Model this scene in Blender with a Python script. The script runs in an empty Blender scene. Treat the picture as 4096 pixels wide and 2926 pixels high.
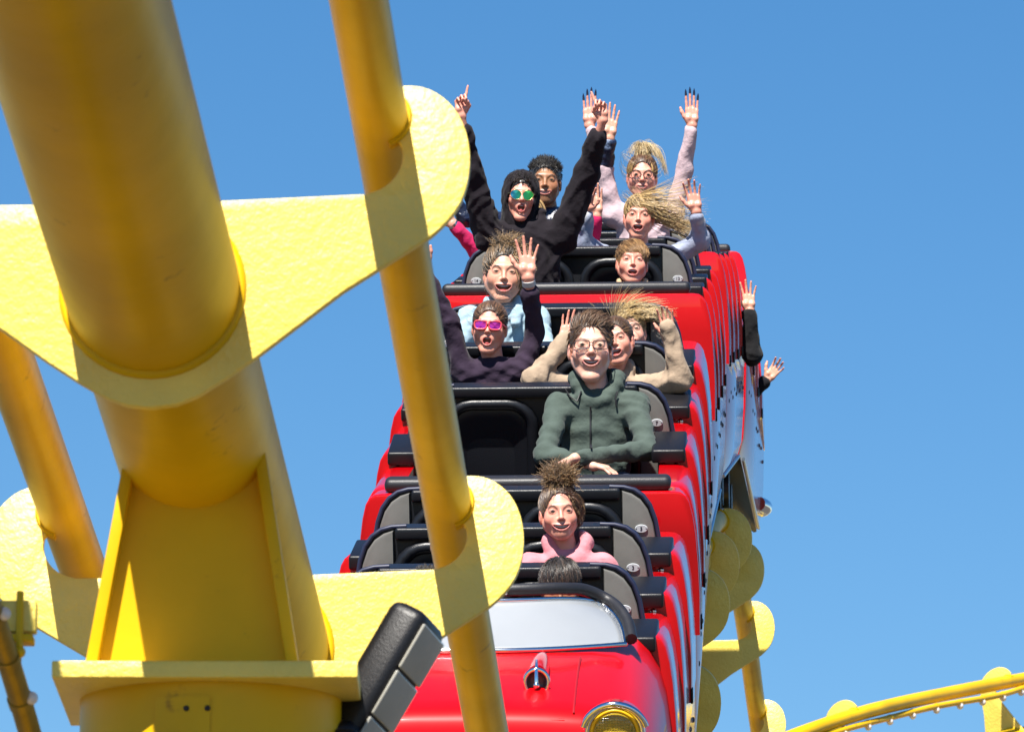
import bpy, bmesh, math, random
import numpy as np
from mathutils import Vector, Matrix
random.seed(7); np.random.seed(7)
R = math.radians
SC = bpy.context.scene
COL = SC.collection

# ------------------------------------------------------------------ camera
FPX, PW, PH = 28000.0, 4096.0, 2926.0          # focal length and size of the photograph in pixels
CAM_Z, PITCH = 1.7, R(12.0)
cam = bpy.data.cameras.new("camera"); camo = bpy.data.objects.new("camera", cam); COL.objects.link(camo)
camo.location = (0, 0, CAM_Z); camo.rotation_euler = (R(90) + PITCH, 0, 0)
cam.sensor_width = 36.0; cam.lens = FPX / PW * 36.0
cam.clip_start = 0.5; cam.clip_end = 6000
cam.dof.use_dof = True; cam.dof.focus_distance = 24.5; cam.dof.aperture_fstop = 22
SC.camera = camo
SC.render.resolution_x = 1024; SC.render.resolution_y = 731

# ------------------------------------------------------------------ sky and sun
SUN_EL, SUN_AZ = R(54), R(15)      # height above horizon, degrees left of straight behind the camera
world = bpy.data.worlds.new("World"); SC.world = world; world.use_nodes = True
nt = world.node_tree; nt.nodes.clear()
out = nt.nodes.new("ShaderNodeOutputWorld"); bg = nt.nodes.new("ShaderNodeBackground")
sky = nt.nodes.new("ShaderNodeTexSky"); sky.sky_type = 'NISHITA'; sky.sun_disc = False
sky.sun_elevation = SUN_EL; sky.altitude = 0
sky.air_density = 1.0; sky.dust_density = 0.0; sky.ozone_density = 4.5
hs = nt.nodes.new("ShaderNodeHueSaturation"); hs.inputs['Saturation'].default_value = 1.28; hs.inputs['Value'].default_value = 1.0
nt.links.new(sky.outputs[0], hs.inputs['Color']); nt.links.new(hs.outputs[0], bg.inputs[0])
bg.inputs[1].default_value = 0.056
nt.links.new(bg.outputs[0], out.inputs[0])
sun_dir = Vector((-math.sin(SUN_AZ) * math.cos(SUN_EL), -math.cos(SUN_AZ) * math.cos(SUN_EL), math.sin(SUN_EL)))
sky.sun_rotation = math.atan2(sun_dir.x, sun_dir.y)
sl = bpy.data.lights.new("sun", 'SUN'); sl.energy = 5.0; sl.angle = R(0.53); sl.color = (1.0, 0.95, 0.87)
slo = bpy.data.objects.new("sun", sl); COL.objects.link(slo)
slo.rotation_euler = (-sun_dir).to_track_quat('-Z', 'Y').to_euler(); slo.location = (-8, -20, 30)
SC.view_settings.view_transform = 'Standard'; SC.view_settings.look = 'None'
SC.view_settings.exposure = 1.15; SC.view_settings.gamma = 1.0

# ------------------------------------------------------------------ helpers
CF = Vector((0, math.cos(PITCH), math.sin(PITCH))); CU = Vector((0, -math.sin(PITCH), math.cos(PITCH)))
def ray(x, y):
    return CF + Vector((1, 0, 0)) * ((x - PW / 2) / FPX) + CU * ((PH / 2 - y) / FPX)
def pix(x, y, D):
    "point seen at photograph pixel x,y that stands D metres in front of the camera (along the ground)"
    d = ray(x, y); return Vector((0, 0, CAM_Z)) + d * (D / d.y)

MATS = {}
def mat(name, base=(.5, .5, .5), rough=.5, metal=0., coat=0., coat_ior=1.5, bump=None, vary=None, attr=False,
        sheen=0., sss=0., spec=.5, dirt=None, trans=0., ior=1.5, aniso=0., coat_rough=.04):
    if name in MATS: return MATS[name]
    m = bpy.data.materials.new(name); m.use_nodes = True; MATS[name] = m
    t = m.node_tree; b = t.nodes['Principled BSDF']; N = t.nodes.new; L = t.links.new
    I = b.inputs
    I['Base Color'].default_value = (*base, 1); I['Roughness'].default_value = rough; I['Metallic'].default_value = metal
    I['Coat Weight'].default_value = coat; I['Coat Roughness'].default_value = coat_rough; I['Coat IOR'].default_value = coat_ior
    I['Specular IOR Level'].default_value = spec; I['Sheen Weight'].default_value = sheen
    I['Transmission Weight'].default_value = trans; I['IOR'].default_value = ior
    I['Anisotropic'].default_value = aniso
    if sss:
        I['Subsurface Weight'].default_value = sss; I['Subsurface Radius'].default_value = (.012, .004, .002); I['Subsurface Scale'].default_value = .6
    tc = N('ShaderNodeTexCoord')
    colsock = None
    if attr:
        a = N('ShaderNodeAttribute'); a.attribute_name = 'Col'; colsock = a.outputs['Color']
    if vary:                       # (scale, amount): mottled tone
        n = N('ShaderNodeTexNoise'); n.inputs['Scale'].default_value = vary[0]; n.inputs['Detail'].default_value = 5
        L(tc.outputs['Object'], n.inputs['Vector'])
        r = N('ShaderNodeMapRange'); r.inputs[1].default_value = .3; r.inputs[2].default_value = .7
        r.inputs[3].default_value = 1 - vary[1]; r.inputs[4].default_value = 1 + vary[1]
        L(n.outputs['Fac'], r.inputs[0])
        mx = N('ShaderNodeMix'); mx.data_type = 'RGBA'; mx.blend_type = 'MULTIPLY'; mx.inputs[0].default_value = 1
        if colsock: L(colsock, mx.inputs[6])
        else: mx.inputs[6].default_value = (*base, 1)
        cc = N('ShaderNodeCombineColor'); [L(r.outputs[0], cc.inputs[i]) for i in range(3)]
        L(cc.outputs[0], mx.inputs[7]); colsock = mx.outputs[2]
    if dirt:                       # (scale, threshold, colour): stains
        n = N('ShaderNodeTexNoise'); n.inputs['Scale'].default_value = dirt[0]; n.inputs['Detail'].default_value = 8; n.inputs['Roughness'].default_value = .65
        L(tc.outputs['Object'], n.inputs['Vector'])
        r = N('ShaderNodeMapRange'); r.inputs[1].default_value = dirt[1]; r.inputs[2].default_value = dirt[1] + .12
        L(n.outputs['Fac'], r.inputs[0])
        mx = N('ShaderNodeMix'); mx.data_type = 'RGBA'
        L(r.outputs[0], mx.inputs[0])
        if colsock: L(colsock, mx.inputs[6])
        else: mx.inputs[6].default_value = (*base, 1)
        mx.inputs[7].default_value = (*dirt[2], 1); colsock = mx.outputs[2]
    if colsock: L(colsock, I['Base Color'])
    if bump:                       # list of (scale, strength, distance)
        prev = None
        for sc, st, di in bump:
            n = N('ShaderNodeTexNoise'); n.inputs['Scale'].default_value = sc; n.inputs['Detail'].default_value = 4
            L(tc.outputs['Object'], n.inputs['Vector'])
            bp = N('ShaderNodeBump'); bp.inputs['Strength'].default_value = st; bp.inputs['Distance'].default_value = di
            L(n.outputs['Fac'], bp.inputs['Height'])
            if prev: L(prev, bp.inputs['Normal'])
            prev = bp.outputs[0]
        L(prev, I['Normal'])
        if coat: L(prev, I['Coat Normal']) if bump[0][1] > .5 else None
    return m

def link(name, me, parent=None):
    o = bpy.data.objects.new(name, me); COL.objects.link(o)
    if parent: o.parent = parent
    return o
def tag(o, label=None, cat=None, group=None, kind=None):
    if label: o['label'] = label
    if cat: o['category'] = cat
    if group: o['group'] = group
    if kind: o['kind'] = kind
    return o
def empty(name, loc=(0, 0, 0), M=None):
    o = bpy.data.objects.new(name, None); COL.objects.link(o); o.empty_display_size = .1
    if M is not None: o.matrix_world = M
    else: o.location = loc
    return o
def mesh(name, V, F, m=None, smooth=None, parent=None, mats=None, midx=None):
    me = bpy.data.meshes.new(name)
    me.from_pydata([tuple(v) for v in V], [], [tuple(f) for f in F]); me.update()
    for mm in (mats or ([m] if m else [])): me.materials.append(mm)
    if midx is not None: me.polygons.foreach_set('material_index', np.asarray(midx, np.int32))
    if smooth:
        me.shade_smooth()
        if smooth < 180: me.set_sharp_from_angle(angle=R(smooth))
    return link(name, me, parent)
def bm_obj(name, bm, m, smooth=35, parent=None):
    me = bpy.data.meshes.new(name); bm.normal_update(); bm.to_mesh(me); bm.free()
    if m: me.materials.append(m)
    if smooth:
        me.shade_smooth(); me.set_sharp_from_angle(angle=R(smooth))
    return link(name, me, parent)
def copyobj(o, parent=None):
    c = o.copy(); COL.objects.link(c); c.parent = parent; return c

class Geo:
    "collects simple pieces into one mesh"
    def __init__(s): s.V = []; s.F = []
    def add(s, V, F):
        n = len(s.V); s.V += [tuple(v) for v in V]; s.F += [tuple(i + n for i in f) for f in F]; return s
    def box(s, lo, hi, b=0.0, M=None):
        bm = bmesh.new(); bmesh.ops.create_cube(bm, size=1)
        lo, hi = Vector(lo), Vector(hi)
        for v in bm.verts: v.co = Vector([lo[i] + (v.co[i] + .5) * (hi[i] - lo[i]) for i in range(3)])
        if b: bmesh.ops.bevel(bm, geom=list(bm.edges), offset=b, segments=3, affect='EDGES', profile=.5)
        bm.verts.index_update()
        V = [M @ v.co if M is not None else v.co.copy() for v in bm.verts]; F = [[v.index for v in f.verts] for f in bm.faces]; bm.free()
        return s.add(V, F)
    def tube(s, P, r, n=10, cap=True, up=None, closed=False):
        P = [Vector(p) for p in P]; m = len(P); rr = r if hasattr(r, '__len__') else [r] * m
        T = [((P[(i + 1) % m] - P[i - 1]) if closed else (P[min(i + 1, m - 1)] - P[max(i - 1, 0)])).normalized() for i in range(m)]
        u = Vector(up) if up else Vector((0, 0, 1))
        if abs(u.dot(T[0])) > .95: u = Vector((1, 0, 0))
        V = []
        for i in range(m):
            u = (u - T[i] * u.dot(T[i])).normalized(); w = T[i].cross(u)
            for k in range(n):
                a = 2 * math.pi * k / n; V.append(P[i] + (u * math.cos(a) + w * math.sin(a)) * rr[i])
        F = []
        for i in range(m if closed else m - 1):
            for k in range(n):
                a, b_ = i * n + k, i * n + (k + 1) % n; c, d = ((i + 1) % m) * n + (k + 1) % n, ((i + 1) % m) * n + k
                F.append((a, b_, c, d))
        if cap and not closed:
            F.append(tuple(range(n))[::-1]); F.append(tuple((m - 1) * n + k for k in range(n)))
        return s.add(V, F)
    def ball(s, c, r, seg=12, M=None):
        bm = bmesh.new(); bmesh.ops.create_uvsphere(bm, u_segments=seg, v_segments=max(6, seg * 2 // 3), radius=1)
        r = Vector(r) if hasattr(r, '__len__') else Vector((r, r, r)); c = Vector(c); bm.verts.index_update()
        V = []
        for v in bm.verts:
            p = Vector((v.co.x * r.x, v.co.y * r.y, v.co.z * r.z)); V.append((M @ p if M is not None else p) + c)
        F = [[v.index for v in f.verts] for f in bm.faces]; bm.free(); return s.add(V, F)
    def prism(s, poly, t0, t1, M=None, b=0.0):
        "polygon in local xz pushed from y=t0 to y=t1"
        bm = bmesh.new(); vs = [bm.verts.new((p[0], t0, p[1])) for p in poly]; f = bm.faces.new(vs)
        ret = bmesh.ops.extrude_face_region(bm, geom=[f])
        nv = [g for g in ret['geom'] if isinstance(g, bmesh.types.BMVert)]
        for v in nv: v.co.y = t1
        bmesh.ops.recalc_face_normals(bm, faces=list(bm.faces))
        if b:
            bm.normal_update()
            es = [e for e in bm.edges if abs(e.verts[0].co.y - e.verts[1].co.y) < 1e-7]
            bmesh.ops.bevel(bm, geom=es, offset=b, segments=2, affect='EDGES', profile=.5, clamp_overlap=True)
        bm.verts.index_update()
        V = [M @ v.co if M is not None else v.co.copy() for v in bm.verts]; F = [[v.index for v in q.verts] for q in bm.faces]; bm.free()
        return s.add(V, F)
    def obj(s, name, m, parent=None, smooth=35, mats=None, midx=None):
        return mesh(name, s.V, s.F, m, smooth, parent, mats, midx)

def spline(pts, n):
    "smooth curve through points (rows) sampled n times, natural parameter"
    P = np.array(pts, float); m = len(P); t = np.r_[0, np.cumsum(np.linalg.norm(np.diff(P, axis=0), axis=1))]
    A = np.zeros((m, m)); B = np.zeros((m, P.shape[1])); h = np.diff(t); A[0, 0] = A[-1, -1] = 1
    for i in range(1, m - 1):
        A[i, i - 1] = h[i - 1]; A[i, i] = 2 * (h[i - 1] + h[i]); A[i, i + 1] = h[i]
        B[i] = 3 * ((P[i + 1] - P[i]) / h[i] - (P[i] - P[i - 1]) / h[i - 1])
    c = np.linalg.solve(A, B); T = np.linspace(0, t[-1], n); k = np.clip(np.searchsorted(t, T, 'right') - 1, 0, m - 2); x = (T - t[k])[:, None]
    hk = h[k][:, None]; b = (P[k + 1] - P[k]) / hk - hk * (2 * c[k] + c[k + 1]) / 3; d = (c[k + 1] - c[k]) / (3 * hk)
    return P[k] + b * x + c[k] * x ** 2 + d * x ** 3
# ------------------------------------------------------------------ materials
M_YEL = mat('yellow_tube_paint', (.68, .405, .002), .42, bump=[(7, .12, .02), (90, .06, .004)], vary=(2.2, .16), dirt=(9, .635, (.22, .10, .01)), spec=.22)
M_PLT = mat('yellow_plate_paint', (.82, .61, .085), .5, coat=1., coat_ior=1.7, coat_rough=.48, bump=[(60, .55, .006), (150, .55, .003)], vary=(9, .06), dirt=(5, .73, (.45, .25, .01)), spec=.12)
M_RED = mat('red_body_paint', (.50, .001, .004), .30, coat=.8, coat_ior=1.5, spec=.15, vary=(5, .03), bump=[(14, .03, .01)])
M_BLK = mat('black_rubber', (.005, .005, .007), .40, bump=[(260, .35, .002)], spec=.35)
M_PAD = mat('black_padding', (.011, .011, .014), .48, bump=[(200, .3, .002)], vary=(30, .2))
M_DRK = mat('dark_steel', (.02, .02, .022), .45, metal=.3, vary=(12, .4))
M_GRY = mat('grey_vinyl', (.13, .125, .115), .42, bump=[(300, .25, .0015)], vary=(14, .12))
M_NVY = mat('navy_piping', (.012, .016, .045), .5)
M_VIN = mat('black_vinyl', (.007, .008, .011), .36, bump=[(260, .4, .0015)], spec=.35)
M_CHR = mat('chrome', (.72, .73, .75), .10, metal=1.)
M_ALU = mat('brushed_steel', (.55, .56, .58), .3, metal=1.)
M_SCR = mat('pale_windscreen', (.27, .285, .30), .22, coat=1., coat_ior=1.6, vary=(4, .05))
M_PLA = mat('white_plate', (.42, .44, .46), .3)
M_INK = mat('black_ink', (.01, .01, .012), .5)
M_LEN = mat('amber_lens', (.35, .24, .02), .12, coat=1., bump=[(1, .0, .0)])
M_YEN = mat('yellow_lens_rim', (.75, .45, .01), .3)
M_FLD = mat('floodlight_glass', (.34, .33, .29), .22, coat=.6, vary=(8, .12))
M_CON = mat('conduit_metal', (.30, .19, .02), .4, metal=.4, vary=(20, .2))
M_BUL = mat('bulb_glass', (.75, .68, .62), .25)
M_BON = mat('red_bonnet_paint', (.50, .001, .004), .38, coat=.28, coat_ior=1.45, spec=.1, vary=(4, .05), bump=[(9, .04, .01)])
# ------------------------------------------------------------------ smooth solids (distance fields meshed with surface nets)
def np3(v): return np.array([v[0], v[1], v[2]], np.float64)
class Solid:
    def __init__(s): s.p = []
    def cone(s, a, b, ra, rb, k=.01, col=None, op='u'):
        s.p.append(('c', np3(a), np3(b), ra, rb, k, col, op)); return s
    def ell(s, c, r, k=.01, col=None, op='u', Q=None):
        r = np.array([r] * 3 if not hasattr(r, '__len__') else list(r), float)
        s.p.append(('e', np3(c), r, None if Q is None else np.array(Q, float), None, k, col, op)); return s
    def chain(s, pts, rad, k=.01, col=None):
        for i in range(len(pts) - 1): s.cone(pts[i], pts[i + 1], rad[i], rad[i + 1], k, col)
        return s
def pd(p, X):
    if p[0] == 'c':
        a, b, ra, rb = p[1:5]; ba = b - a; L = max(ba @ ba, 1e-12); q = X - a
        t = np.clip((q @ ba) / L, 0, 1); d = q - t[..., None] * ba
        return np.sqrt((d * d).sum(-1)) - (ra + (rb - ra) * t)
    c, r, Q = p[1], p[2], p[3]; q = X - c
    if Q is not None: q = q @ Q            # columns of Q are the local axes
    k0 = np.sqrt(((q / r) ** 2).sum(-1)); k1 = np.sqrt(((q / (r * r)) ** 2).sum(-1))
    return k0 * (k0 - 1) / np.maximum(k1, 1e-9)
def comb(F, d, k, op):
    if op == 'u':
        h = np.clip(.5 + .5 * (F - d) / k, 0, 1); return F + (d - F) * h - k * h * (1 - h)
    h = np.clip(.5 - .5 * (F + d) / k, 0, 1); return F + (-d - F) * h + k * h * (1 - h)
OFF = np.array([[(i >> 2) & 1, (i >> 1) & 1, i & 1] for i in range(8)])
EDG = [(a, b) for a in range(8) for b in range(a + 1, 8) if bin(a ^ b).count('1') == 1]
def solid_mesh(S, h, noise=None, B=8, skin=(.5, .5, .5)):
    lo = np.full(3, 1e9); hi = -lo
    for p in S.p:
        if p[-1] != 'u': continue
        if p[0] == 'c':
            for q, r in ((p[1], p[3]), (p[2], p[4])): lo = np.minimum(lo, q - r); hi = np.maximum(hi, q + r)
        else:
            r = p[2].max(); lo = np.minimum(lo, p[1] - r); hi = np.maximum(hi, p[1] + r)
    lo -= 3 * h + .02; hi += 3 * h + .02
    s = B * h; nb = np.ceil((hi - lo) / s).astype(int); NC = nb * B
    g = np.stack(np.meshgrid(*[np.arange(n) for n in nb], indexing='ij'), -1).reshape(-1, 3)
    C = lo + (g + .5) * s; hd = s * .8661
    F = np.full(len(C), 9.)
    for p in S.p: F = comb(F, pd(p, C), p[5], p[-1])
    keep = np.abs(F) < hd * 1.25 + .03; g = g[keep]; C = C[keep]
    ax = np.arange(B + 1) * h; loc = np.stack(np.meshgrid(ax, ax, ax, indexing='ij'), -1).reshape(-1, 3)
    base = lo + g * s; n = len(g); F = np.full((n, (B + 1) ** 3), 9.)
    for p in S.p:
        m = np.nonzero(pd(p, C) < hd * 1.3 + p[5] + .012)[0]
        for c0 in range(0, len(m), 400):
            mm = m[c0:c0 + 400]; X = base[mm][:, None, :] + loc[None]; F[mm] = comb(F[mm], pd(p, X), p[5], p[-1])
    if noise is not None:
        for c0 in range(0, n, 400):
            X = base[c0:c0 + 400][:, None, :] + loc[None]; F[c0:c0 + 400] += noise(X)
    F = F.reshape(n, B + 1, B + 1, B + 1); Sg = F < 0
    cor = np.stack([F[:, o[0]:o[0] + B, o[1]:o[1] + B, o[2]:o[2] + B] for o in OFF], -1); sg = cor < 0
    act = sg.any(-1) & ~sg.all(-1); bi, ci, cj, ck = np.nonzero(act); cv = cor[act]
    acc = np.zeros((len(bi), 3)); cnt = np.zeros(len(bi))
    for a, b in EDG:
        x = (cv[:, a] < 0) != (cv[:, b] < 0); t = np.where(x, cv[:, a] / np.where(x, cv[:, a] - cv[:, b], 1), 0)
        acc += np.where(x[:, None], OFF[a] + t[:, None] * (OFF[b] - OFF[a]), 0); cnt += x
    cell = g[bi] * B + np.stack([ci, cj, ck], -1); V = lo + (cell + acc / cnt[:, None]) * h
    gid = lambda c: (c[:, 0] * NC[1] + c[:, 1]) * NC[2] + c[:, 2]
    ids = gid(cell); order = np.argsort(ids); sid = ids[order]; Q = []
    for a in range(3):
        o = np.zeros(3, int); o[a] = 1
        s0 = Sg[:, :B, :B, :B]; s1 = Sg[:, o[0]:B + o[0], o[1]:B + o[1], o[2]:B + o[2]]
        e = np.nonzero(s0 != s1); c = g[e[0]] * B + np.stack(e[1:], -1); fl = s0[e]
        u, v = [(1, 2), (2, 0), (0, 1)][a]; du = np.zeros(3, int); dv = np.zeros(3, int); du[u] = 1; dv[v] = 1
        qs = []; ok = np.ones(len(c), bool)
        for d in (c, c - du, c - du - dv, c - dv):
            k = gid(d); j = np.clip(np.searchsorted(sid, k), 0, len(sid) - 1); ok &= sid[j] == k; qs.append(order[j])
        q = np.stack(qs, -1); q[~fl] = q[~fl][:, ::-1]; Q.append(q[ok])
    Q = np.concatenate(Q)
    cl = np.tile(np.array(skin, float), (len(V), 1))
    for p in S.p:
        if p[6] is None: continue
        col, soft = (p[6][:3], p[6][3] if len(p[6]) > 3 else .003)
        d = pd(p, V); w = np.clip(.5 - d / (2 * soft), 0, 1)[:, None]
        cl = cl * (1 - w) + np.array(col) * w
    return V, Q, cl
def np_mesh(name, parts, mats, parent=None, smooth=True):
    "parts: list of (V, faces array (n,3|4), colours or rgb, material index) joined in one mesh"
    me = bpy.data.meshes.new(name); nv = 0; Vs = []; loops = []; tot = []; mi = []; cols = []
    for V, Fq, c, m in parts:
        V = np.asarray(V, float); Fq = np.asarray(Fq); Vs.append(V); loops.append((Fq + nv).reshape(-1)); tot += [Fq.shape[1]] * len(Fq); mi += [m] * len(Fq)
        c = np.asarray(c, float); cols.append(np.tile(c, (len(V), 1)) if c.ndim == 1 else c); nv += len(V)
    V = np.concatenate(Vs); lp = np.concatenate(loops); tot = np.array(tot, np.int32); cols = np.concatenate(cols)
    me.vertices.add(len(V)); me.vertices.foreach_set('co', V.astype(np.float32).ravel())
    me.loops.add(len(lp)); me.loops.foreach_set('vertex_index', lp.astype(np.int32))
    me.polygons.add(len(tot)); me.polygons.foreach_set('loop_start', np.r_[0, np.cumsum(tot)[:-1]].astype(np.int32))
    me.update(calc_edges=True); me.validate()
    me.polygons.foreach_set('material_index', np.array(mi, np.int32))
    a = me.color_attributes.new('Col', 'FLOAT_COLOR', 'POINT'); a.data.foreach_set('color', np.c_[cols, np.ones(len(cols))].astype(np.float32).ravel())
    for m in mats: me.materials.append(m)
    if smooth: me.shade_smooth()
    return link(name, me, parent)
def wrinkle(amp, sc, seed, axis=None):
    rs = np.random.RandomState(seed); W = rs.randn(7, 3) * sc; W[:, 2] *= 1.0; ph = rs.rand(7) * 6.28; W2 = rs.randn(3, 3) * sc * .4
    def f(X):
        w = np.sin(X @ W2.T).sum(-1) * .9; r = 0
        for i in range(7): r = r + np.abs(np.sin(X @ W[i] + ph[i] + w * (1 + .3 * i))) - .63
        return r * amp / 2.2
    return f
# ------------------------------------------------------------------ ground
gm = mat('paving', (.055, .048, .040), .9, vary=(.4, .25), bump=[(40, .3, .01)])
bm = bmesh.new(); bmesh.ops.create_grid(bm, x_segments=40, y_segments=40, size=3000)
tag(bm_obj('ground', bm, gm, None), kind='structure')

# ------------------------------------------------------------------ coaster track
TS = .784
RAIL_X, RAIL_R, SPINE_V, SPINE_R = .55 * TS, .0693 * TS, -.425 * TS, .211 * TS
TIE_H = [(0, -.297), (.06, -.290), (.11, -.270), (.18, -.226), (.257, -.172), (.46, -.016), (.672, .118), (.720, .165), (.750, .215), (.765, .27), (.768, .33), (.758, .388),
         (.733, .442), (.697, .479), (.657, .500), (.595, .505), (.565, .456), (.568, .396), (.603, .352), (.606, .320), (.592, .280), (.562, .248), (.515, .229), (.18, .222)]
def tie_mesh():
    H = TIE_H[:6] + [tuple(q) for q in spline(TIE_H[6:16], 28)] + TIE_H[16:18] + [tuple(q) for q in spline(TIE_H[18:23], 14)] + TIE_H[23:]
    right = [(x * TS, z * TS + SPINE_V) for x, z in H]
    left = [(-x, z) for x, z in right[1:]][::-1]
    g = Geo().prism(right + left, -.011, .011, b=.003)
    return g
WELD = {}
def rotmin(t0, u0, t1):
    u = u0 - t1 * u0.dot(t1); return u.normalized()
def track(name, P, U, tie_s, label, tieT=None):
    "P: points on the rail plane centre, U: up vectors; tie_s: list of indices carrying a tie"
    root = empty(name, P[0]); tag(root, label, 'coaster track')
    inv = Matrix.Translation(-Vector(P[0]))
    X = [];
    for i in range(len(P)):
        t = (Vector(P[min(i + 1, len(P) - 1)]) - Vector(P[max(i - 1, 0)])).normalized()
        u = (U[i] - t * U[i].dot(t)).normalized(); X.append((Vector(P[i]), t, u, t.cross(u)))
    for nm, dx, dz, r, n in (('rail', RAIL_X, 0, RAIL_R, 24), ('rail', -RAIL_X, 0, RAIL_R, 24), ('spine', 0, SPINE_V, SPINE_R, 48)):
        Geo().tube([inv @ (p + x * dx + u * dz) for p, t, u, x in X], r, n, up=tuple(X[0][2])).obj(nm, M_YEL, root, 60)
    tm = None
    for i in tie_s:
        p, t, u, x = X[i]
        M = Matrix(((x.x, t.x, u.x, p.x), (x.y, t.y, u.y, p.y), (x.z, t.z, u.z, p.z), (0, 0, 0, 1)))
        if tm is None: o = tie_mesh().obj('tie', M_PLT, root, 30); tm = o
        else: o = copyobj(tm, root)
        o.matrix_local = inv @ M
        # weld seams where the spine and rails meet the plate
        for key, dx, dz, r in (('weld_r', RAIL_X, 0, RAIL_R), ('weld_l', -RAIL_X, 0, RAIL_R), ('weld_s', 0, SPINE_V, SPINE_R)):
            for yy in (-.011, .011):
                k2 = (key, yy)
                if k2 not in WELD:
                    if dx:
                        s = 1 if dx > 0 else -1; w = Geo().tube([(dx + s * math.cos(a) * (r + .001), yy, math.sin(a) * (r + .001)) for a in np.linspace(-1.25, 1.35, 20)], .0075, 6)
                    else: w = Geo().tube([(math.cos(2 * math.pi * k / 40) * (r + .001), yy, dz + math.sin(2 * math.pi * k / 40) * (r + .001)) for k in range(40)], .012, 8, closed=True)
                    q = w.obj('weld_seam', M_YEL, o, 60); WELD[k2] = q.data
                else: link('weld_seam', WELD[k2], o)
    return root, X
def support_column(name, base, r, ztop, label, plate=None):
    root = empty(name, (base[0], base[1], 0)); tag(root, label, 'support column')
    Geo().tube([(0, 0, 0), (0, 0, ztop)], r, 64).obj('shaft', M_YEL, root, 50)
    n = 8; Geo().box((-r * 1.7, -r * 1.7, 0), (r * 1.7, r * 1.7, .04), .006).obj('base_plate', M_YEL, root)
    return root

# train track: (x, distance, height) of the rail plane centre
TP = [(-3.4, 9.5, 1.35), (-1.5, 12.2, 1.5), (-.62, 14.8, 1.95), (-.28, 17.5, 2.77), (-.083, 21., 3.970), (0.0, 22.5, 4.506), (.078, 24., 5.063), (.17, 25.9, 5.866), (.232, 27.2, 6.372), (.31, 28.9, 6.905), (.435, 31.3, 7.53),
      (.575, 33.7, 8.08), (.725, 36.1, 8.34), (.87, 38.5, 8.41), (1.02, 40.9, 8.27), (1.3, 44.5, 7.85), (1.8, 50., 6.9), (2.5, 56., 5.9)]
TPATH = spline(TP, 900)
TARC = np.r_[0, np.cumsum(np.linalg.norm(np.diff(TPATH, axis=0), axis=1))]
def arc_at_y(y): return float(np.interp(y, TPATH[:, 1], TARC))
def on_path(s):
    p = np.array([np.interp(s, TARC, TPATH[:, i]) for i in range(3)]); e = .25
    q = [np.array([np.interp(s + d, TARC, TPATH[:, i]) for i in range(3)]) for d in (-e, e)]
    t = Vector(q[1] - q[0]).normalized(); return Vector(p), t
sub = list(range(0, 900, 6))
tie_y = [26.5 + 2.35 * k for k in range(-5, 13)]
ties = [int(np.argmin(abs(TPATH[sub][:, 1] - y))) for y in tie_y]
track('coaster_track', [Vector(TPATH[i]) for i in sub], [Vector((0, 0, 1))] * len(sub), ties, 'yellow coaster track with spine, rails and ear shaped ties under the red train')

# foreground track, passing over the camera
vp = (3300, 10640)
fdir = ray(*vp).normalized()
sp0 = pix(612, 1165, 12.9)                      # spine centre at the upper tie
rx = fdir.cross(Vector((0, 0, 1))).normalized(); fup = rx.cross(fdir).normalized()
rx2 = Matrix.Rotation(R(-1.0), 3, fdir); fup = rx2 @ fup
org = sp0 - fup * SPINE_V
FP = [org + fdir * d for d in np.linspace(-6, 9, 61)]
i0 = 24
tieidx = [i0 + k * 10 for k in (-2, -1, 0, 1, 2, 3)]
froot, FX = track('coaster_track', FP, [fup] * 61, tieidx, 'large yellow coaster track passing close overhead on the left')
FTOP, FLOW = tieidx[2], tieidx[3]

# the saddle, flange and column that carry it
cx, cy = pix(845, 2720, 13.85).x, 13.85
zf0 = pix(770, 2708, 13.55).z; zf1 = pix(770, 2640, 13.55).z
col = support_column('support_column', (cx, cy), .262, zf0, 'thick yellow steel column with square flange below the overhead track')
fl = Geo().box((-.30, -.30, zf0), (.30, .30, zf1), .003).obj('flange_plate', M_PLT, col)
g = Geo()
Mf = Matrix.Translation((-cx, -cy, 0))
def sad(y0, y1, top, bot, zt):
    a, b_ = pix(500, 1950, 13.7), pix(1060, 1950, 13.7); c, d = pix(1200, 2640, 13.7), pix(335, 2640, 13.7)
    return [(a.x - cx, zt), (b_.x - cx, zt), (c.x - cx, zf1), (d.x - cx, zf1)]
zt = pix(780, 1800, 13.7).z
poly = sad(0, 0, 0, 0, zt)
ins = .022
inner = [(poly[0][0] + ins, poly[0][1]), (poly[1][0] - ins, poly[1][1]), (poly[2][0] - ins, poly[2][1]), (poly[3][0] + ins, poly[3][1])]
Geo().prism(inner, 13.735 - cy, 13.755 - cy).obj('saddle_web', M_YEL, col)
Geo().prism(inner, 14.10 - cy, 14.12 - cy).obj('saddle_web', M_YEL, col)
for (p0, p1), sg in (((poly[0], poly[3]), 1), ((poly[1], poly[2]), -1)):
    w = .024
    Geo().prism([p0, (p0[0] + sg * w, p0[1]), (p1[0] + sg * w, p1[1]), p1][::sg], 13.69 - cy, 14.16 - cy, b=.003).obj('saddle_side', M_YEL, col)
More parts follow.
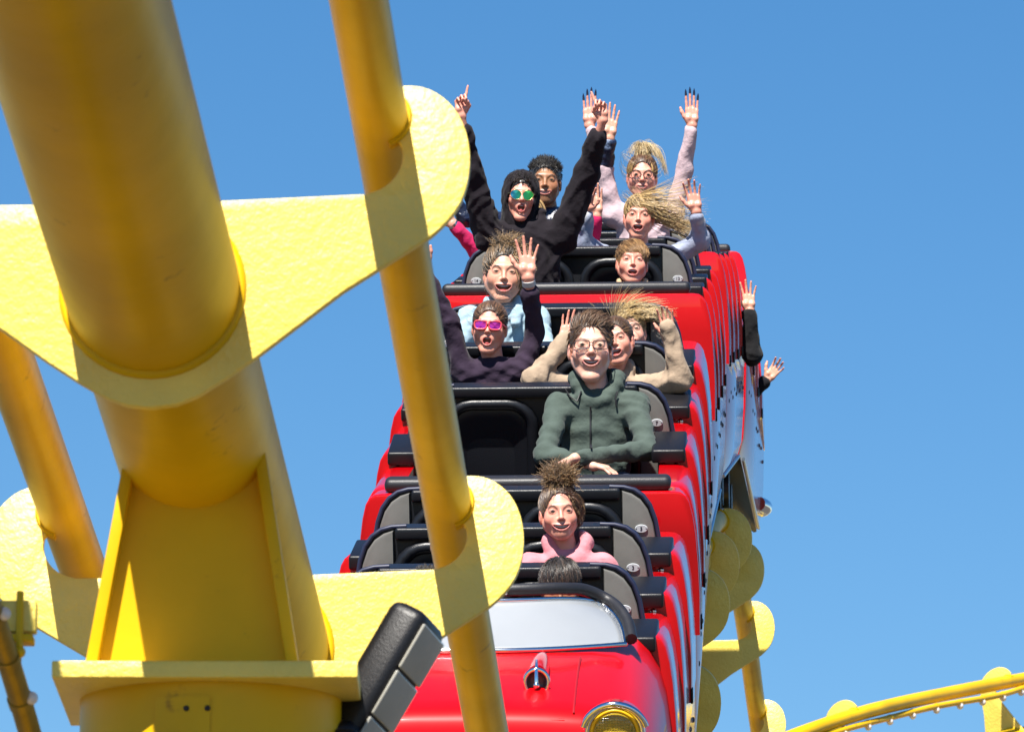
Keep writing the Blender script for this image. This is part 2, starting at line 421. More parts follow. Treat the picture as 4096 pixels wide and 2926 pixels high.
# raised cover plate with two screws on the column
g = Geo()
def on_col(a, z, r): return (math.sin(a) * r, -math.cos(a) * r, z)
V = []; F = []; z0, z1 = zf0 - 1.2, zf0 - .03; n = 8
for k in range(n + 1):
    a = R(-22) + R(24) * k / n
    V += [on_col(a, z0, .266), on_col(a, z1, .266), on_col(a, z0, .25), on_col(a, z1, .25)]
for k in range(n):
    b0 = k * 4; F += [(b0, b0 + 4, b0 + 5, b0 + 1), (b0 + 1, b0 + 5, b0 + 7, b0 + 3)]
F += [(0, 1, 3, 2), (n * 4 + 1, n * 4, n * 4 + 2, n * 4 + 3)]
Geo().add(V, F).obj('cover_plate', M_YEL, col, 40)
for a in (-8, 1): Geo().ball(on_col(R(a), zf0 - .055, .267), (.006, .004, .006), 8).obj('screw', M_DRK, col, 60)
support_column('support_column', (.09, 24.2), .2, 4.7, 'yellow steel column standing under the lead cars of the train')
support_column('support_column', (.37, 30.6), .2, 7.1, 'yellow steel column standing under the third car of the train')

# far track, lower right of the picture
fa = [pix(x_, y_ + 30, d_) for x_, y_, d_ in ((2500, 3230, 50), (3020, 2975, 51.5), (3440, 2822, 53), (3740, 2752, 54.5), (4040, 2694, 56), (4500, 2630, 58.5), (5000, 2590, 62))]
FPTS = spline([tuple(v) for v in fa], 240)
ctr = []; ups = []
upf = Vector((.12, -.95, .22)).normalized()
for i, p in enumerate(FPTS):
    t = Vector(FPTS[min(i + 1, 239)] - FPTS[max(i - 1, 0)]).normalized(); u = (upf - t * upf.dot(t)).normalized(); x = t.cross(u)
    if x.z > 0: x = -x
    ctr.append(Vector(p) + x * RAIL_X); ups.append(u)
k0 = int(np.argmin(abs(FPTS[:, 0] - pix(3430, 2822, 53).x))); k1 = int(np.argmin(abs(FPTS[:, 0] - pix(4040, 2702, 56).x)))
ft, FFX = track('coaster_track', ctr[::3], ups[::3], [max(0, (2 * k0 - k1)) // 3, k0 // 3, k1 // 3, min(239, 2 * k1 - k0) // 3], 'distant yellow track curving away at the lower right')
# light string conduits
def conduit(name, P, r, label, nb, coup=6, bs=.018, side=None):
    root = empty(name, P[0]); tag(root, label, 'light string'); o = Vector(P[0]); Q = [Vector(p) - o for p in P]
    Geo().tube(Q, r, 14).obj('pipe', M_CON if 'left' in label else M_YEL, root, 60)
    tl = len(Q) - 1
    for k in range(nb):
        f = (k + .5) / nb * tl; i = int(f); p = Q[i].lerp(Q[min(i + 1, tl)], f - i); t = (Q[min(i + 1, tl)] - Q[i]).normalized()
        s = side(k) if side else Vector((0, -.4, -1)).normalized()
        b = Geo().ball(p + s * (r + bs * .4), bs, 8).obj('bulb', M_BUL, root, 60)
        Geo().tube([p - t * .012, p + t * .012], r * 1.12, 14).obj('coupling_ring', M_CON if 'left' in label else M_YEL, root, 60)
    return root
off = [x * 0 for x in (0,)]
cp = [pix(3000, 3010, 51.2), pix(3280, 2945, 52.3), pix(3390, 2912, 52.7), pix(3560, 2868, 53.5), pix(3760, 2820, 54.4), pix(4010, 2775, 55.6), pix(4110, 2745, 56.2), pix(4400, 2690, 58)]
conduit('light_string', [Vector(p) for p in spline([tuple(v) for v in cp], 60)], .024, 'thin yellow pipe with small bulbs running below the distant rail', 16, bs=.028)
lp = [pix(-120, 2210, 12.6), pix(20, 2600, 12.9), pix(118, 2926, 13.15), pix(250, 3400, 13.5)]
conduit('light_string', [Vector(p) for p in spline([tuple(v) for v in lp], 40)], .022, 'dark brass pipe with bulbs beside the left tie, lower left corner', 7, bs=.013,
        side=lambda k: Vector((.9 if k % 2 else -.6, -.7, .1)).normalized())
g = empty('pipe_clamp', pix(30, 2500, 12.95)); tag(g, 'yellow bolted clamp holding the brass pipe to the left tie ear', 'clamp')
Geo().box((-.05, -.02, -.015), (.055, .02, .045), .004).obj('jaw', M_PLT, g)
Geo().box((-.05, -.03, -.035), (.05, .03, -.02), .003).obj('jaw', M_YEL, g)
for dx in (-.02, .025): Geo().tube([(dx, -.028, -.06), (dx, -.028, .06)], .007, 8).ball((dx, -.028, -.055), .012, 8).obj('bolt', M_YEL, g)
# ------------------------------------------------------------------ train
PITCHR, CARP = .79, 3.56
ROWS = [-PITCHR, 0., PITCHR]
ARC0 = arc_at_y(22.5)
def car_frame(c):
    p, t = on_path(ARC0 + c * CARP); x = t.cross(Vector((0, 0, 1))).normalized(); u = x.cross(t)
    return Matrix(((x.x, t.x, u.x, p.x), (x.y, t.y, u.y, p.y), (x.z, t.z, u.z, p.z), (0, 0, 0, 1)))
ZT = 1.292
FPROF = [(.44, 0), (.50, 0), (.523, -.003), (.540, -.014), (.553, -.036), (.565, -.085), (.574, -.15), (.581, -.25), (.585, -.36), (.584, -.50)]
def loft(secs, cap0=True, cap1=True, close=False):
    n = len(secs[0]); V = [p for s in secs for p in s]; F = []
    for i in range(len(secs) - 1):
        for k in range(n if close else n - 1): F.append((i * n + k, i * n + (k + 1) % n, (i + 1) * n + (k + 1) % n, (i + 1) * n + k))
    if cap0: F.append(tuple(range(n))[::-1])
    if cap1: F.append(tuple((len(secs) - 1) * n + k for k in range(n)))
    return V, F
def fix(o):
    bm = bmesh.new(); bm.from_mesh(o.data); bmesh.ops.recalc_face_normals(bm, faces=list(bm.faces)); bm.to_mesh(o.data); bm.free(); o.data.update(); return o
def fender(side, y0, L=PITCHR + .03, full=False):
    dr = .066 * L / .82
    def sec(y, ins, fl, dz):
        P = [(x - ins - fl, z - ins * (1 if i < 8 else 0) + dz) for i, (x, z) in enumerate(FPROF)]
        P = [(.44, -.5 + dz)] + P if not full else P
        P = [(side * x, y, ZT + z) for x, z in P]
        if full: P = [(-x, yy, z) for x, yy, z in P[::-1]] + P
        return P
    secs = [sec(y0, .007, 0, 0), sec(y0 + .0025, .002, 0, 0), sec(y0 + .008, 0, 0, 0)]
    for f in (.25, .5, .75, 1): secs.append(sec(y0 + f * L, 0, .009 * f, -dr * f))
    return Geo().add(*loft(secs, close=True))
OUTL = [(0, 1.445), (.30, 1.445), (.345, 1.443), (.378, 1.434), (.406, 1.414), (.428, 1.382), (.444, 1.335), (.455, 1.27), (.461, 1.19), (.463, 1.10), (.463, .78)]
PARTS = {}
def proto(key, fn):
    if key not in PARTS: o = fn(); PARTS[key] = o.data; bpy.data.objects.remove(o)
    return PARTS[key]
def rrect(x0, x1, z0, z1, r, n=5):
    P = []
    for cx_, cz, a0 in ((x1 - r, z1 - r, 0), (x0 + r, z1 - r, 90), (x0 + r, z0 + r, 180), (x1 - r, z0 + r, 270)):
        P += [(cx_ + r * math.cos(R(a0 + 90 * k / n)), cz + r * math.sin(R(a0 + 90 * k / n))) for k in range(n + 1)]
    return P
def cushion_geo():
    g = Geo(); P = rrect(.030, .322, .80, 1.376, .085); P2 = [(x, -.045, z) for x, z in P]
    g.tube(P2, .021, 10, closed=True, up=(0, 1, 0)); return g
def cushion_pad():
    g = Geo(); P = rrect(.04, .312, .81, 1.366, .08); c = (.176, 1.07)
    secs = []
    for f, y in ((1, -.040), (.97, -.046), (.85, -.040), (.6, -.030), (.3, -.026), (.05, -.025)):
        secs.append([(c[0] + (x - c[0]) * f, y, c[1] + (z - c[1]) * f) for x, z in P])
    return g.add(*loft(secs, cap0=False, cap1=True, close=True))
def text_geo(s, size, M):
    cu = bpy.data.curves.new('t', 'FONT'); cu.body = s; cu.size = size; cu.align_x = 'CENTER'; cu.align_y = 'CENTER'; cu.extrude = .0006
    o = bpy.data.objects.new('t', cu); COL.objects.link(o); dg = bpy.context.evaluated_depsgraph_get(); dg.update()
    me = bpy.data.meshes.new_from_object(o.evaluated_get(dg)); V = [M @ v.co for v in me.vertices]; F = [tuple(p.vertices) for p in me.polygons]
    bpy.data.objects.remove(o); bpy.data.curves.remove(cu); bpy.data.meshes.remove(me); return V, F
def number_plate(num, parent, x, y, z):
    g = Geo(); n = 28; a, b = .0205, .0135
    S = [[(x + math.cos(2 * math.pi * k / n) * a * f, y + yy, z + math.sin(2 * math.pi * k / n) * b * f) for k in range(n)] for f, yy in ((1, .004), (1, -.002), (.93, -.004))]
    g.add(*loft(S, close=True)); nf = len(g.F)
    Mt = Matrix.Translation((x, y - .0046, z)) @ Matrix.Rotation(R(90), 4, 'X')
    g.add(*text_geo(str(num), .017, Mt))
    for sx in (-1, 1): g.ball((x + sx * .0155, y - .004, z), (.0022, .0012, .0022), 6)
    idx = [0] * nf + [1] * (len(g.F) - nf)
    fix(g.obj('number_plate', None, parent, 40, [M_PLA, M_INK], idx))
def seat_row(car, y, nl, nr, k):
    base = link('seat', proto('seatbase', lambda: seat_base()), car); base.location = (0, y, 0); base.scale = (1.04, 1, 1)
    for s in (-1, 1):
        for key, nm, fn in (('wing', 'side_wing', wing_part), ('pipe', 'piping', pipe_part), ('rim', 'cushion_rim', lambda: cushion_geo().obj('r', M_VIN, None, 60)), ('pad', 'cushion', lambda: fix(cushion_pad().obj('c', M_VIN, None, 50)))):
            o = link(nm, proto(key, fn), base); o.scale = (s, 1, 1)
    o = link('top_bar', proto('topbar', lambda: Geo().box((-.332, -.060, 1.400), (.332, .004, 1.440), .009).obj('t', M_VIN, None, 40)), base)
    if nl: number_plate(nl, base, -.398, -.053, 1.305)
    if nr: number_plate(nr, base, .398, -.053, 1.305)
def seat_base():
    P = [(x, z - .006) for x, z in OUTL[1:]]; poly = [(-x, z) for x, z in P[::-1]] + P
    g = Geo().prism(poly[::-1], -.03, .05, b=.01)
    g.box((-.42, -.50, .66), (.42, -.02, .80), .04)
    return g.obj('s', M_VIN, None, 40)
def wing_part():
    P = [(x - .010, z - .014) for x, z in OUTL[2:]]; P = [(.338, 1.430)] + [q for q in P if q[0] > .345]; P[-1] = (.452, .79); P.append((.338, .79))
    return Geo().prism(P[::-1], -.052, -.02, b=.008).obj('w', M_GRY, None, 40)
def pipe_part(): return Geo().tube([(x - .002, -.034, z - .002) for x, z in OUTL[1:]], .0075, 8).obj('p', M_NVY, None, 60)
def armrest_geo():
    return Geo().box((.405, -.49, 1.246), (.524, -.15, 1.294), .009).box((.425, -.42, 1.0), (.470, -.22, 1.27), .006)
def bogie_geo():
    g = Geo().box((-.30, -.35, .10), (.30, .35, .36), .02)
    for s in (-1, 1):
        for yy in (-.22, .22):
            g.tube([(s * RAIL_X - .035, yy, .145), (s * RAIL_X + .035, yy, .145)], .09, 20)
            g.tube([(s * (RAIL_X - RAIL_R - .03), yy, -.03), (s * (RAIL_X - RAIL_R - .03), yy, .03)], .03, 14)
        g.box((s * RAIL_X - .20 * (s > 0) + (0 if s > 0 else .0) - (.0), -.3, -.12), (s * RAIL_X + .20 * (s < 0), .3, .2), .01)
    return g
def lower_body(y0, y1):
    # skirts reach down beside the wheels
    prof = [(.0, .34), (.44, .34), (.495, .30), (.530, .275), (.556, .36), (.568, .52), (.573, .70), (.572, .86)]
    full = [(-x, z) for x, z in prof[:0:-1]] + prof
    secs = [[(x * f, y, z) for x, z in full] for y, f in ((y0, .985), (y0 + .02, 1), ((y0 + y1) / 2, 1), (y1 - .05, 1), (y1, .97))]
    return Geo().add(*loft(secs, close=False))
def make_car(c, ncars):
    M = car_frame(c); lead = c == 0
    desc = ['lead red car with pale windscreen, bonnet and headlights', 'second red car carrying the man in the green hoodie', 'third red car carrying the hooded man with raised fingers',
            'fourth red car partly hidden behind the crest', 'last red car with chrome rear bumper, at the back of the train'][c]
    car = empty('coaster_car', M=M); tag(car, desc, 'coaster car', 'cars of the red train')
    y0, y1 = -2.03, 1.13
    lb = fix(lower_body(y0 if not lead else -1.9, y1).obj('lower_body', None, car, 40, [M_RED, M_DRK]))
    for f in lb.data.polygons:
        if f.normal.z < -.5: f.material_index = 1
    for s in (-1, 1): Geo().tube([(s * .541, y0 + .3, .292), (s * .541, y1 - .06, .292)], .009, 8).obj('trim_strip', M_ALU, car, 60)
    Geo().box((-.438, y0 + .2, .552), (.438, y1, .60), .005).obj('floor', M_DRK, car)
    Geo().box((-.36, y0 + .1, .34), (.36, y1 - .02, .545), .01).obj('chassis', M_DRK, car)
    Geo().box((-.50, y1 - .06, .5), (.50, y1 - .01, 1.18), .01).obj('rear_panel', M_BLK, car)
    starts = [-1.24, -.45, .34] if lead else [y0 + .15, -1.24, -.45, .34]
    for yy in starts:
        for s in (-1, 1):
            first = not lead and yy == starts[0]
            key = ('fen', s, first)
            def mk(s=s, first=first):
                return fix(fender(s, 0, PITCHR + .03 - (.15 if first else 0)).obj('f', M_RED, None, 32))
            o = link('side_fairing', proto(key, mk), car); o.location = (0, yy, -.004 if first else 0)
            cl = link('clip', proto(('clip', s), lambda s=s: Geo().box((s * .584 - .004, -.004, .79), (s * .584 + .004, .03, .84), .002).obj('k', M_BLK, None)), o)
            if not first:
                b = link('bolt', proto(('bolt', s), lambda s=s: Geo().ball((s * .490, -.004, ZT - .062), (.011, .007, .011), 10).obj('k', M_CHR, None, 60)), o)
            if yy < .3 and not first or True:
                pass
    for i, yy in enumerate(ROWS):
        k = c * 3 + i
        nr, nl = 2 * k + 1, 2 * k + 2
        seat_row(car, yy, nl, nr, k)
        for s in (-1, 1):
            o = link('armrest', proto('arm', lambda: armrest_geo().obj('a', M_BLK, None, 40)), car); o.location = (0, yy, 0); o.scale = (s, 1, 1)
    for yb in (-1.45, .75):
        o = link('wheel_bogie', proto('bog', lambda: bogie_geo().obj('b', M_DRK, None, 40)), car); o.location = (0, yb, 0)
    for s in (-1, 1):
        for k in range(9):
            o = link('rivet', proto(('riv', s), lambda s=s: Geo().ball((s * .572, 0, .76), (.004, .010, .010), 8).obj('k', M_DRK, None, 60)), car); o.location = (0, y0 + .3 + k * .33, -.13 + .03 * (k % 2))
    if not lead:
        fix(fender(1, y0, .16, full=True).obj('bulkhead', M_RED, car, 32)).location = (0, 0, .008)
        Geo().box((-.44, y0 + .02, .42), (.44, y0 + .13, .84), .01).obj('bulkhead_base', M_RED, car)
        bar = Geo().box((-.490, y0 + .035, ZT + .002), (.490, y0 + .115, ZT + .052), .02)
        bar.obj('padded_bar', M_PAD, car, 50)
    else: lead_front(car)
    if c == ncars - 1:
        P = [(x_, yy_ + y1, .40) for x_, yy_ in ((-.545, -.25), (-.575, -.05), (-.50, .08), (-.3, .12), (0, .13), (.3, .12), (.50, .08), (.575, -.05), (.545, -.25))]
        Geo().tube(spline(P, 40), .04, 14).obj('rear_bumper', M_CHR, car, 60)
        Geo().tube([(0, y1 - .1, .3), (0, y1 + .3, .3)], .03, 10).obj('coupler', M_DRK, car)
    else: Geo().tube([(0, y1 - .1, .3), (0, y1 + .55, .28)], .045, 12).obj('coupler', M_DRK, car)
    return car
def lead_front(car):
    def sec(y, t, w, zb):
        P = [(0, 0), (.12, 0), (.24, -.003), (.34, -.010), (.405, -.022), (.452, -.045), (.490, -.085), (.518, -.14), (.538, -.22), (.549, -.32), (.553, -.45), (.548, -.62), (.52, -.80)]
        P = [(x * w * 1.03, max(zb, t + z)) for x, z in P]
        return [(-x, y, z) for x, z in P[:0:-1]] + [(x, y, z) for x, z in P]
    S = [(-1.20, 1.335, 1.0, .42), (-1.62, 1.342, 1.0, .42), (-1.80, 1.342, 1.0, .42), (-2.0, 1.336, 1.0, .42), (-2.2, 1.325, .995, .42), (-2.36, 1.308, .985, .42), (-2.42, 1.298, .982, .42), (-2.45, 1.285, .98, .42),
         (-2.475, 1.262, .972, .42), (-2.49, 1.22, .965, .42), (-2.50, 1.15, .955, .42), (-2.52, 1.05, .95, .42), (-2.56, .95, .94, .42)]
    g = Geo().add(*loft([sec(*s) for s in S], cap0=True, cap1=True))
    fix(g.obj('bonnet', M_BON, car, 40))
    # panel joints
    for s in (-1, 1):
        Geo().tube([(s * .322, -1.86, 1.3385), (s * .322, -2.0, 1.3315), (s * .324, -2.2, 1.3200), (s * .326, -2.36, 1.3030), (s * .326, -2.42, 1.294), (s * .326, -2.45, 1.2805)], .0035, 6).obj('panel_joint', mat('deep_red_groove', (.25, .0, .004), .5), car, 60)
        # rocket ornament
        rt = link('hood_ornament', bpy.data.meshes.new('hood_ornament'), car)
        cx0, cz, cy0 = s * .212, 1.338, -2.25
        rg = Geo(); secs = []
        for f, y in ((.25, -1.78), (.55, -1.86), (.80, -1.95), (.95, -2.05), (1.0, -2.15), (1.0, -2.215)):
            secs.append([(cx0 + .030 * f * math.cos(a), y, 1.325 + (cz - 1.325 + .006) * f + .036 * f * math.sin(a)) for a in [2 * math.pi * k / 20 for k in range(20)]])
        fix(rg.add(*loft(secs, close=True)).obj('fairing', M_RED, rt, 50))
        def drop(sc, y, dz=0): return [(cx0 + .034 * sc * math.sin(a) * (1 if math.cos(a) > 0 else 1 - .25 * math.cos(a) ** 2), y, cz + dz + (.036 if math.cos(a) > 0 else .050) * sc * math.cos(a)) for a in [2 * math.pi * k / 32 for k in range(32)]]
        Geo().tube(drop(1, cy0 - .006), .0065, 8, closed=True, up=(0, 1, 0)).obj('ring', M_CHR, rt, 60)
        Geo().add(*loft([drop(.95, cy0 - .008), drop(.7, cy0 + .012), drop(.4, cy0 + .02), drop(.05, cy0 + .02)], cap0=False, close=True)).obj('recess', mat('gunmetal', (.10, .10, .11), .45, metal=.5), rt, 60)
        Geo().tube([(cx0, cy0 + .01, cz + .062), (cx0, cy0 - .012, cz + .03), (cx0, cy0 - .02, cz - .005)], [.003, .006, .007], 8).obj('fin', M_CHR, rt, 60)
        Geo().ball((cx0, cy0 - .02, cz - .008), .010, 12).obj('ball_tip', M_CHR, rt, 60)
        # headlight
        h = link('headlight', bpy.data.meshes.new('headlight'), car); hx, hz, hy = s * .445, 1.232, -2.500
        c = lambda r, y, n=40: [(hx + r * math.cos(2 * math.pi * k / n), y, hz + r * math.sin(2 * math.pi * k / n)) for k in range(n)]
        fix(Geo().add(*loft([c(.07, hy + .10), c(.088, hy + .06), c(.088, hy)], close=True)).obj('housing', M_RED, h, 50))
        Geo().tube(c(.079, hy - .004), .0085, 10, closed=True, up=(0, 1, 0)).obj('chrome_ring', M_CHR, h, 60)
        Geo().tube(c(.066, hy - .006), .0055, 10, closed=True, up=(0, 1, 0)).obj('yellow_ring', M_YEN, h, 60)
        lg = Geo(); lg.add(*loft([c(.063, hy - .006), c(.056, hy - .012), c(.04, hy - .018), c(.02, hy - .021), c(.003, hy - .022)], cap0=False, close=True))
        for k in range(-7, 8):
            zz = k * .0075; hw = math.sqrt(max(0, .056 ** 2 - zz * zz)); dep = lambda q: hy - .0225 + 2.6 * q * q
            if hw < .01: continue
            lg.tube([(hx + u * hw, dep(math.hypot(u * hw, zz)), hz + zz) for u in (-1, -.5, 0, .5, 1)], .0016, 5)
            lg.tube([(hx + zz, dep(math.hypot(u * hw, zz)), hz + u * hw) for u in (-1, -.5, 0, .5, 1)], .0016, 5)
        lg.obj('lens', M_LEN, h, 60)
        v = [(hx + .092 * math.cos(a), hy - .012 - .02 * math.sin(a), hz + .088 * math.sin(a)) for a in np.linspace(R(15), R(165), 20)]
        Geo().tube(v, .010, 8).obj('visor', M_CHR, h, 60)
    # front lip bright strip, grille and bumper below the frame
    Geo().tube([(x, -2.462 - .0 * x, 1.262) for x in np.linspace(-.30, .30, 9)], .006, 6).obj('hood_lip', M_BON, car, 60)
    for z in (.98, .90, .82): Geo().tube(spline([(-.40, -2.53, z), (0, -2.60, z), (.40, -2.53, z)], 12), .012, 8).obj('grille_bar', M_CHR, car, 60)
    Geo().tube(spline([(-.58, -2.25, .62), (-.52, -2.56, .62), (-.2, -2.66, .62), (.2, -2.66, .62), (.52, -2.56, .62), (.58, -2.25, .62)], 30), .07, 12).obj('front_bumper', M_CHR, car, 60)
    # windscreen
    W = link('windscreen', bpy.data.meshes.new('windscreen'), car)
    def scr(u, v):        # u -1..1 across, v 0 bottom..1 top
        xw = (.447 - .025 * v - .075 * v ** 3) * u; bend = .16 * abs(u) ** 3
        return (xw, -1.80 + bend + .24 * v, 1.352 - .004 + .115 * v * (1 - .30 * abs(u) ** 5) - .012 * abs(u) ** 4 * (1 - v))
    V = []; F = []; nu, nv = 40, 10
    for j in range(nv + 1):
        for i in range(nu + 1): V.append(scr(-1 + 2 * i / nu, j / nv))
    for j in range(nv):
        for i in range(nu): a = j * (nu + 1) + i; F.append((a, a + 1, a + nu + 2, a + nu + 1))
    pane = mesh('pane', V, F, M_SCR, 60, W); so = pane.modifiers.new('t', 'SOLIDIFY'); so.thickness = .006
    def off(p, dy, dz): return (p[0], p[1] + dy, p[2] + dz)
    top = [off(scr(u, 1), -.004, .002) for u in np.linspace(-1, 1, 41)]; bot = [off(scr(u, 0), -.006, .002) for u in np.linspace(-1, 1, 41)]
    sr = [scr(1, v) for v in np.linspace(0, 1, 12)]; sL = [scr(-1, v) for v in np.linspace(0, 1, 12)]
    Geo().tube(bot, .0075, 8).obj('bottom_trim', M_CHR, W, 60)
    Geo().tube([off(scr(u, .97), -.006, 0) for u in np.linspace(-1, 1, 41)], .0075, 8).tube(sr, .007, 8).tube(sL, .007, 8).obj('chrome_frame', M_CHR, W, 60)
    e = [off(scr(1, v), .02, .012) for v in np.linspace(0, 1, 10)]; f = [off(scr(-1, v), .02, .012) for v in np.linspace(0, 1, 10)]
    arch = [(p[0] * 1.035, p[1], p[2]) for p in f] + [(p[0], p[1] + .016, p[2] + .022) for p in top[2:-2]] + [(p[0] * 1.035, p[1], p[2]) for p in e[::-1]]
    Geo().tube(spline(arch[::2], 90), .019, 10).obj('rubber_frame', M_PAD, W, 60)
    Geo().ball((.09, -1.572, 1.482), .006, 8).obj('screw', M_CHR, W, 60)
CARS = [make_car(c, 5) for c in range(5)]
def row_seat(row, side):
    "world point at the middle of the seat top of row 1.. on side -1/+1"
    c, i = divmod(row - 1, 3); return CARS[c].matrix_world @ Vector((side * .2, ROWS[i] - .14, 1.40))
# ------------------------------------------------------------------ floodlight on the column
fl0 = empty('floodlight', pix(1540, 2750, 13.9)); tag(fl0, 'black LED floodlight with pale segmented glass beside the yellow column', 'floodlight')
o0 = fl0.location
def fp(x, y, D): return pix(x - 20, y + 70, D) - o0
ax = (fp(1640, 2470, 13.9) - fp(1400, 2880, 13.9)).normalized(); nf = Vector((.88, -.32, -.30)); nf = (nf - ax * nf.dot(ax)).normalized(); wv = ax.cross(nf)
Mfl = Matrix(((wv.x, nf.x, ax.x, 0), (wv.y, nf.y, ax.y, 0), (wv.z, nf.z, ax.z, 0), (0, 0, 0, 1)))
Geo().box((-.075, -.055, -.20), (.075, .032, .165), .024, Mfl).obj('housing', M_BLK, fl0, 40)
for k in range(3): Geo().box((-.066, .030, -.175 + k * .108), (.066, .037, -.073 + k * .108), .004, Mfl).obj('glass_panel', M_FLD, fl0)
Geo().box((-.06, -.075, -.19), (.06, -.02, -.06), .012, Mfl).obj('driver_box', M_BLK, fl0)
Geo().tube([fp(1420, 2860, 13.85), fp(1330, 2880, 13.8), fp(1250, 2880, 13.75)], .03, 10).box(fp(1330, 3000, 13.8) - Vector((.05, .03, .1)), fp(1330, 2850, 13.8) + Vector((.06, .03, 0)), .01).obj('bracket', M_BLK, fl0, 40)
# ------------------------------------------------------------------ people
M_SKIN = mat('skin', attr=True, rough=.42, sss=.12, vary=(60, .06), bump=[(180, .12, .001)], spec=.45)
M_EYE = mat('eye', attr=True, rough=.08, coat=.5)
M_TOOTH = mat('teeth', (.50, .47, .41), .25)
M_HAIR = mat('hair', attr=True, rough=.38, spec=.6, sheen=.1)
M_CLOTH = mat('sweatshirt_cloth', attr=True, rough=.9, sheen=.06, vary=(26, .10), bump=[(12, .45, .025), (36, .28, .010), (700, .3, .001)], spec=.2)
M_SHINY = mat('shiny_jacket_cloth', attr=True, rough=.32, vary=(18, .2), bump=[(20, .9, .02), (60, .5, .008)], spec=.6)
M_GLS = mat('clear_lens', (1, 1, 1), .0, trans=1., ior=1.06, spec=.25)
M_FRM = mat('spectacle_frame', (.012, .012, .014), .3)
M_MIR = mat('mirror_lens', attr=True, rough=.07, metal=.85, coat=.5)
M_PNK = mat('pink_frame', (.6, .06, .08), .3, coat=.4)
M_GLD = mat('gold_metal', (.8, .55, .2), .25, metal=1.)
M_BAND = mat('paper_wristband', (.5, .5, .49), .6)
M_NAIL = mat('dark_nail', (.012, .012, .03), .2)
LIGHT, ROSY, TAN, PALE = (.60, .30, .205), (.64, .285, .205), (.30, .14, .07), (.66, .36, .265)
def rot(yaw, pitch, roll):
    return np.array(Matrix.Rotation(R(yaw), 3, 'Z') @ Matrix.Rotation(R(roll), 3, 'Y') @ Matrix.Rotation(R(pitch), 3, 'X'))
LOD = [1.]
def face_curve(x): return 5.2 * x * x
def head_parts(e, skin, neck, hscale):
    "head in its own space: face to -y, eyes at z=.008; e: expression"
    mh, mw, sm, eo = e.get('mouth_h', .02), e.get('mouth_w', .046), e.get('smile', .004), e.get('eye', .0085)
    jd = max(0, mh - .010) * .75; jw = e.get('jaw', 1.); fl = e.get('long', 1.); ns = e.get('nose', 1.)
    lip = np.array(e.get('lip', (.50, .13, .115))) * .7; S = Solid()
    S.ell((0, .018, .040), (.072, .090, .080), .02)
    S.ell((0, -.020, -.024), (.0625 * jw, .066, .082 * fl), .035)
    for s in (-1, 1):
        S.cone((s * .053 * jw, .002, -.044), (s * .019 * jw, -.058, -.097 * fl - jd), .021, .016, .03)
        S.ell((s * .040, -.054, -.024), (.025, .025, .026), .028, (*[min(1, skin[0] * 1.04), skin[1] * .80, skin[2] * .78], .02))
        S.ell((s * .0765, .012, -.006), (.009, .018, .031), .006, (skin[0], skin[1] * .8, skin[2] * .78, .006))
        S.ell((s * .086, .004, -.003), (.006, .010, .017), .004, None, 's')
    S.ell((0, -.067, -.100 * fl - jd), (.021 * jw, .017, .016), .022)
    S.cone((-.033, -.073, .0275), (.033, -.073, .0275), .0125, .0125, .02)
    S.ell((0, -.0755, -.055 - jd * .25), (.030, .017, .028), .02)
    S.cone((0, -.080, .020), (0, -.086 - .0155 * ns, -.020), .0065 * ns + .0005, .0098 * ns, .010)
    S.ell((0, -.088 - .0155 * ns, -.024), (.0112 * ns, .0112 * ns, .0098 * ns), .008, (skin[0], skin[1] * .82, skin[2] * .8, .01))
    for s in (-1, 1): S.ell((s * .0122 * ns, -.0915, -.0275), (.0078 * ns, .0095 * ns, .0068 * ns), .006)
    for s in (-1, 1): S.ell((s * .0060 * ns, -.0995, -.0340), (.0034, .006, .0028), .002, (.12, .03, .02, .002), 's')
    for s in (-1, 1): S.ell((s * .0325, -.0945, .0085), (.0185, .0135, .0098), .011, None, 's')
    for s in (-1, 1):
        S.ell((s * .0325, -.0725, .0075), (.0160, .0146, .0138), .005)
        S.ell((s * .0325, -.0895, .0065), (.0142, .0085, eo * .58), .0018, (.05, .018, .015, .0018), 's')
    # mouth
    mz = -.0575 - mh * .28; cz = lambda u: mz + sm * u * u
    for u in (-.6, -.3, 0, .3, .6):
        S.ell((u * mw * .5, -.090 + face_curve(u * mw * .5), cz(u)), (mw * .24, .026, max(.0018, mh * .5 * math.sqrt(1 - .75 * u * u))), .003, (.085, .008, .008, .0015), 's')
    n = 18; ring = []
    for k in range(n):
        a = 2 * math.pi * k / n; u = math.cos(a); ring.append((u * (mw * .5 + .002), -.0925 + face_curve(u * mw * .5) + .003 * u * u, cz(u) + math.sin(a) * (mh * .5 + .0022)))
    for k in range(n):
        up = math.sin(2 * math.pi * (k + .5) / n); r = .0024 + .0014 * abs(up)
        S.cone(ring[k], ring[(k + 1) % n], r, r, .003, (*lip, .0022))
    S.cone((0, .022, -.045), neck, .050, .056 if hscale > .9 else .05, .02)
    V, Q, c = solid_mesh(S, .0033 if LOD[0] == 1 else .006, skin=skin)
    # brows
    bc = np.array(e.get('brow', (.14, .07, .035))) * .28
    for s in (-1, 1):
        q = np.stack([(V[:, 0] - s * .0335) / .019, (V[:, 2] - (.0305 + e.get('brow_up', 0)) + .9 * (V[:, 0] * s - .033) ** 2 / .02) / .0052, (V[:, 1] + .08) / .03], -1)
        w = np.clip(1.5 - np.sqrt((q ** 2).sum(-1)), 0, 1)[:, None] * .95 * e.get('brow_w', 1); c = c * (1 - w) + np.array(bc) * w
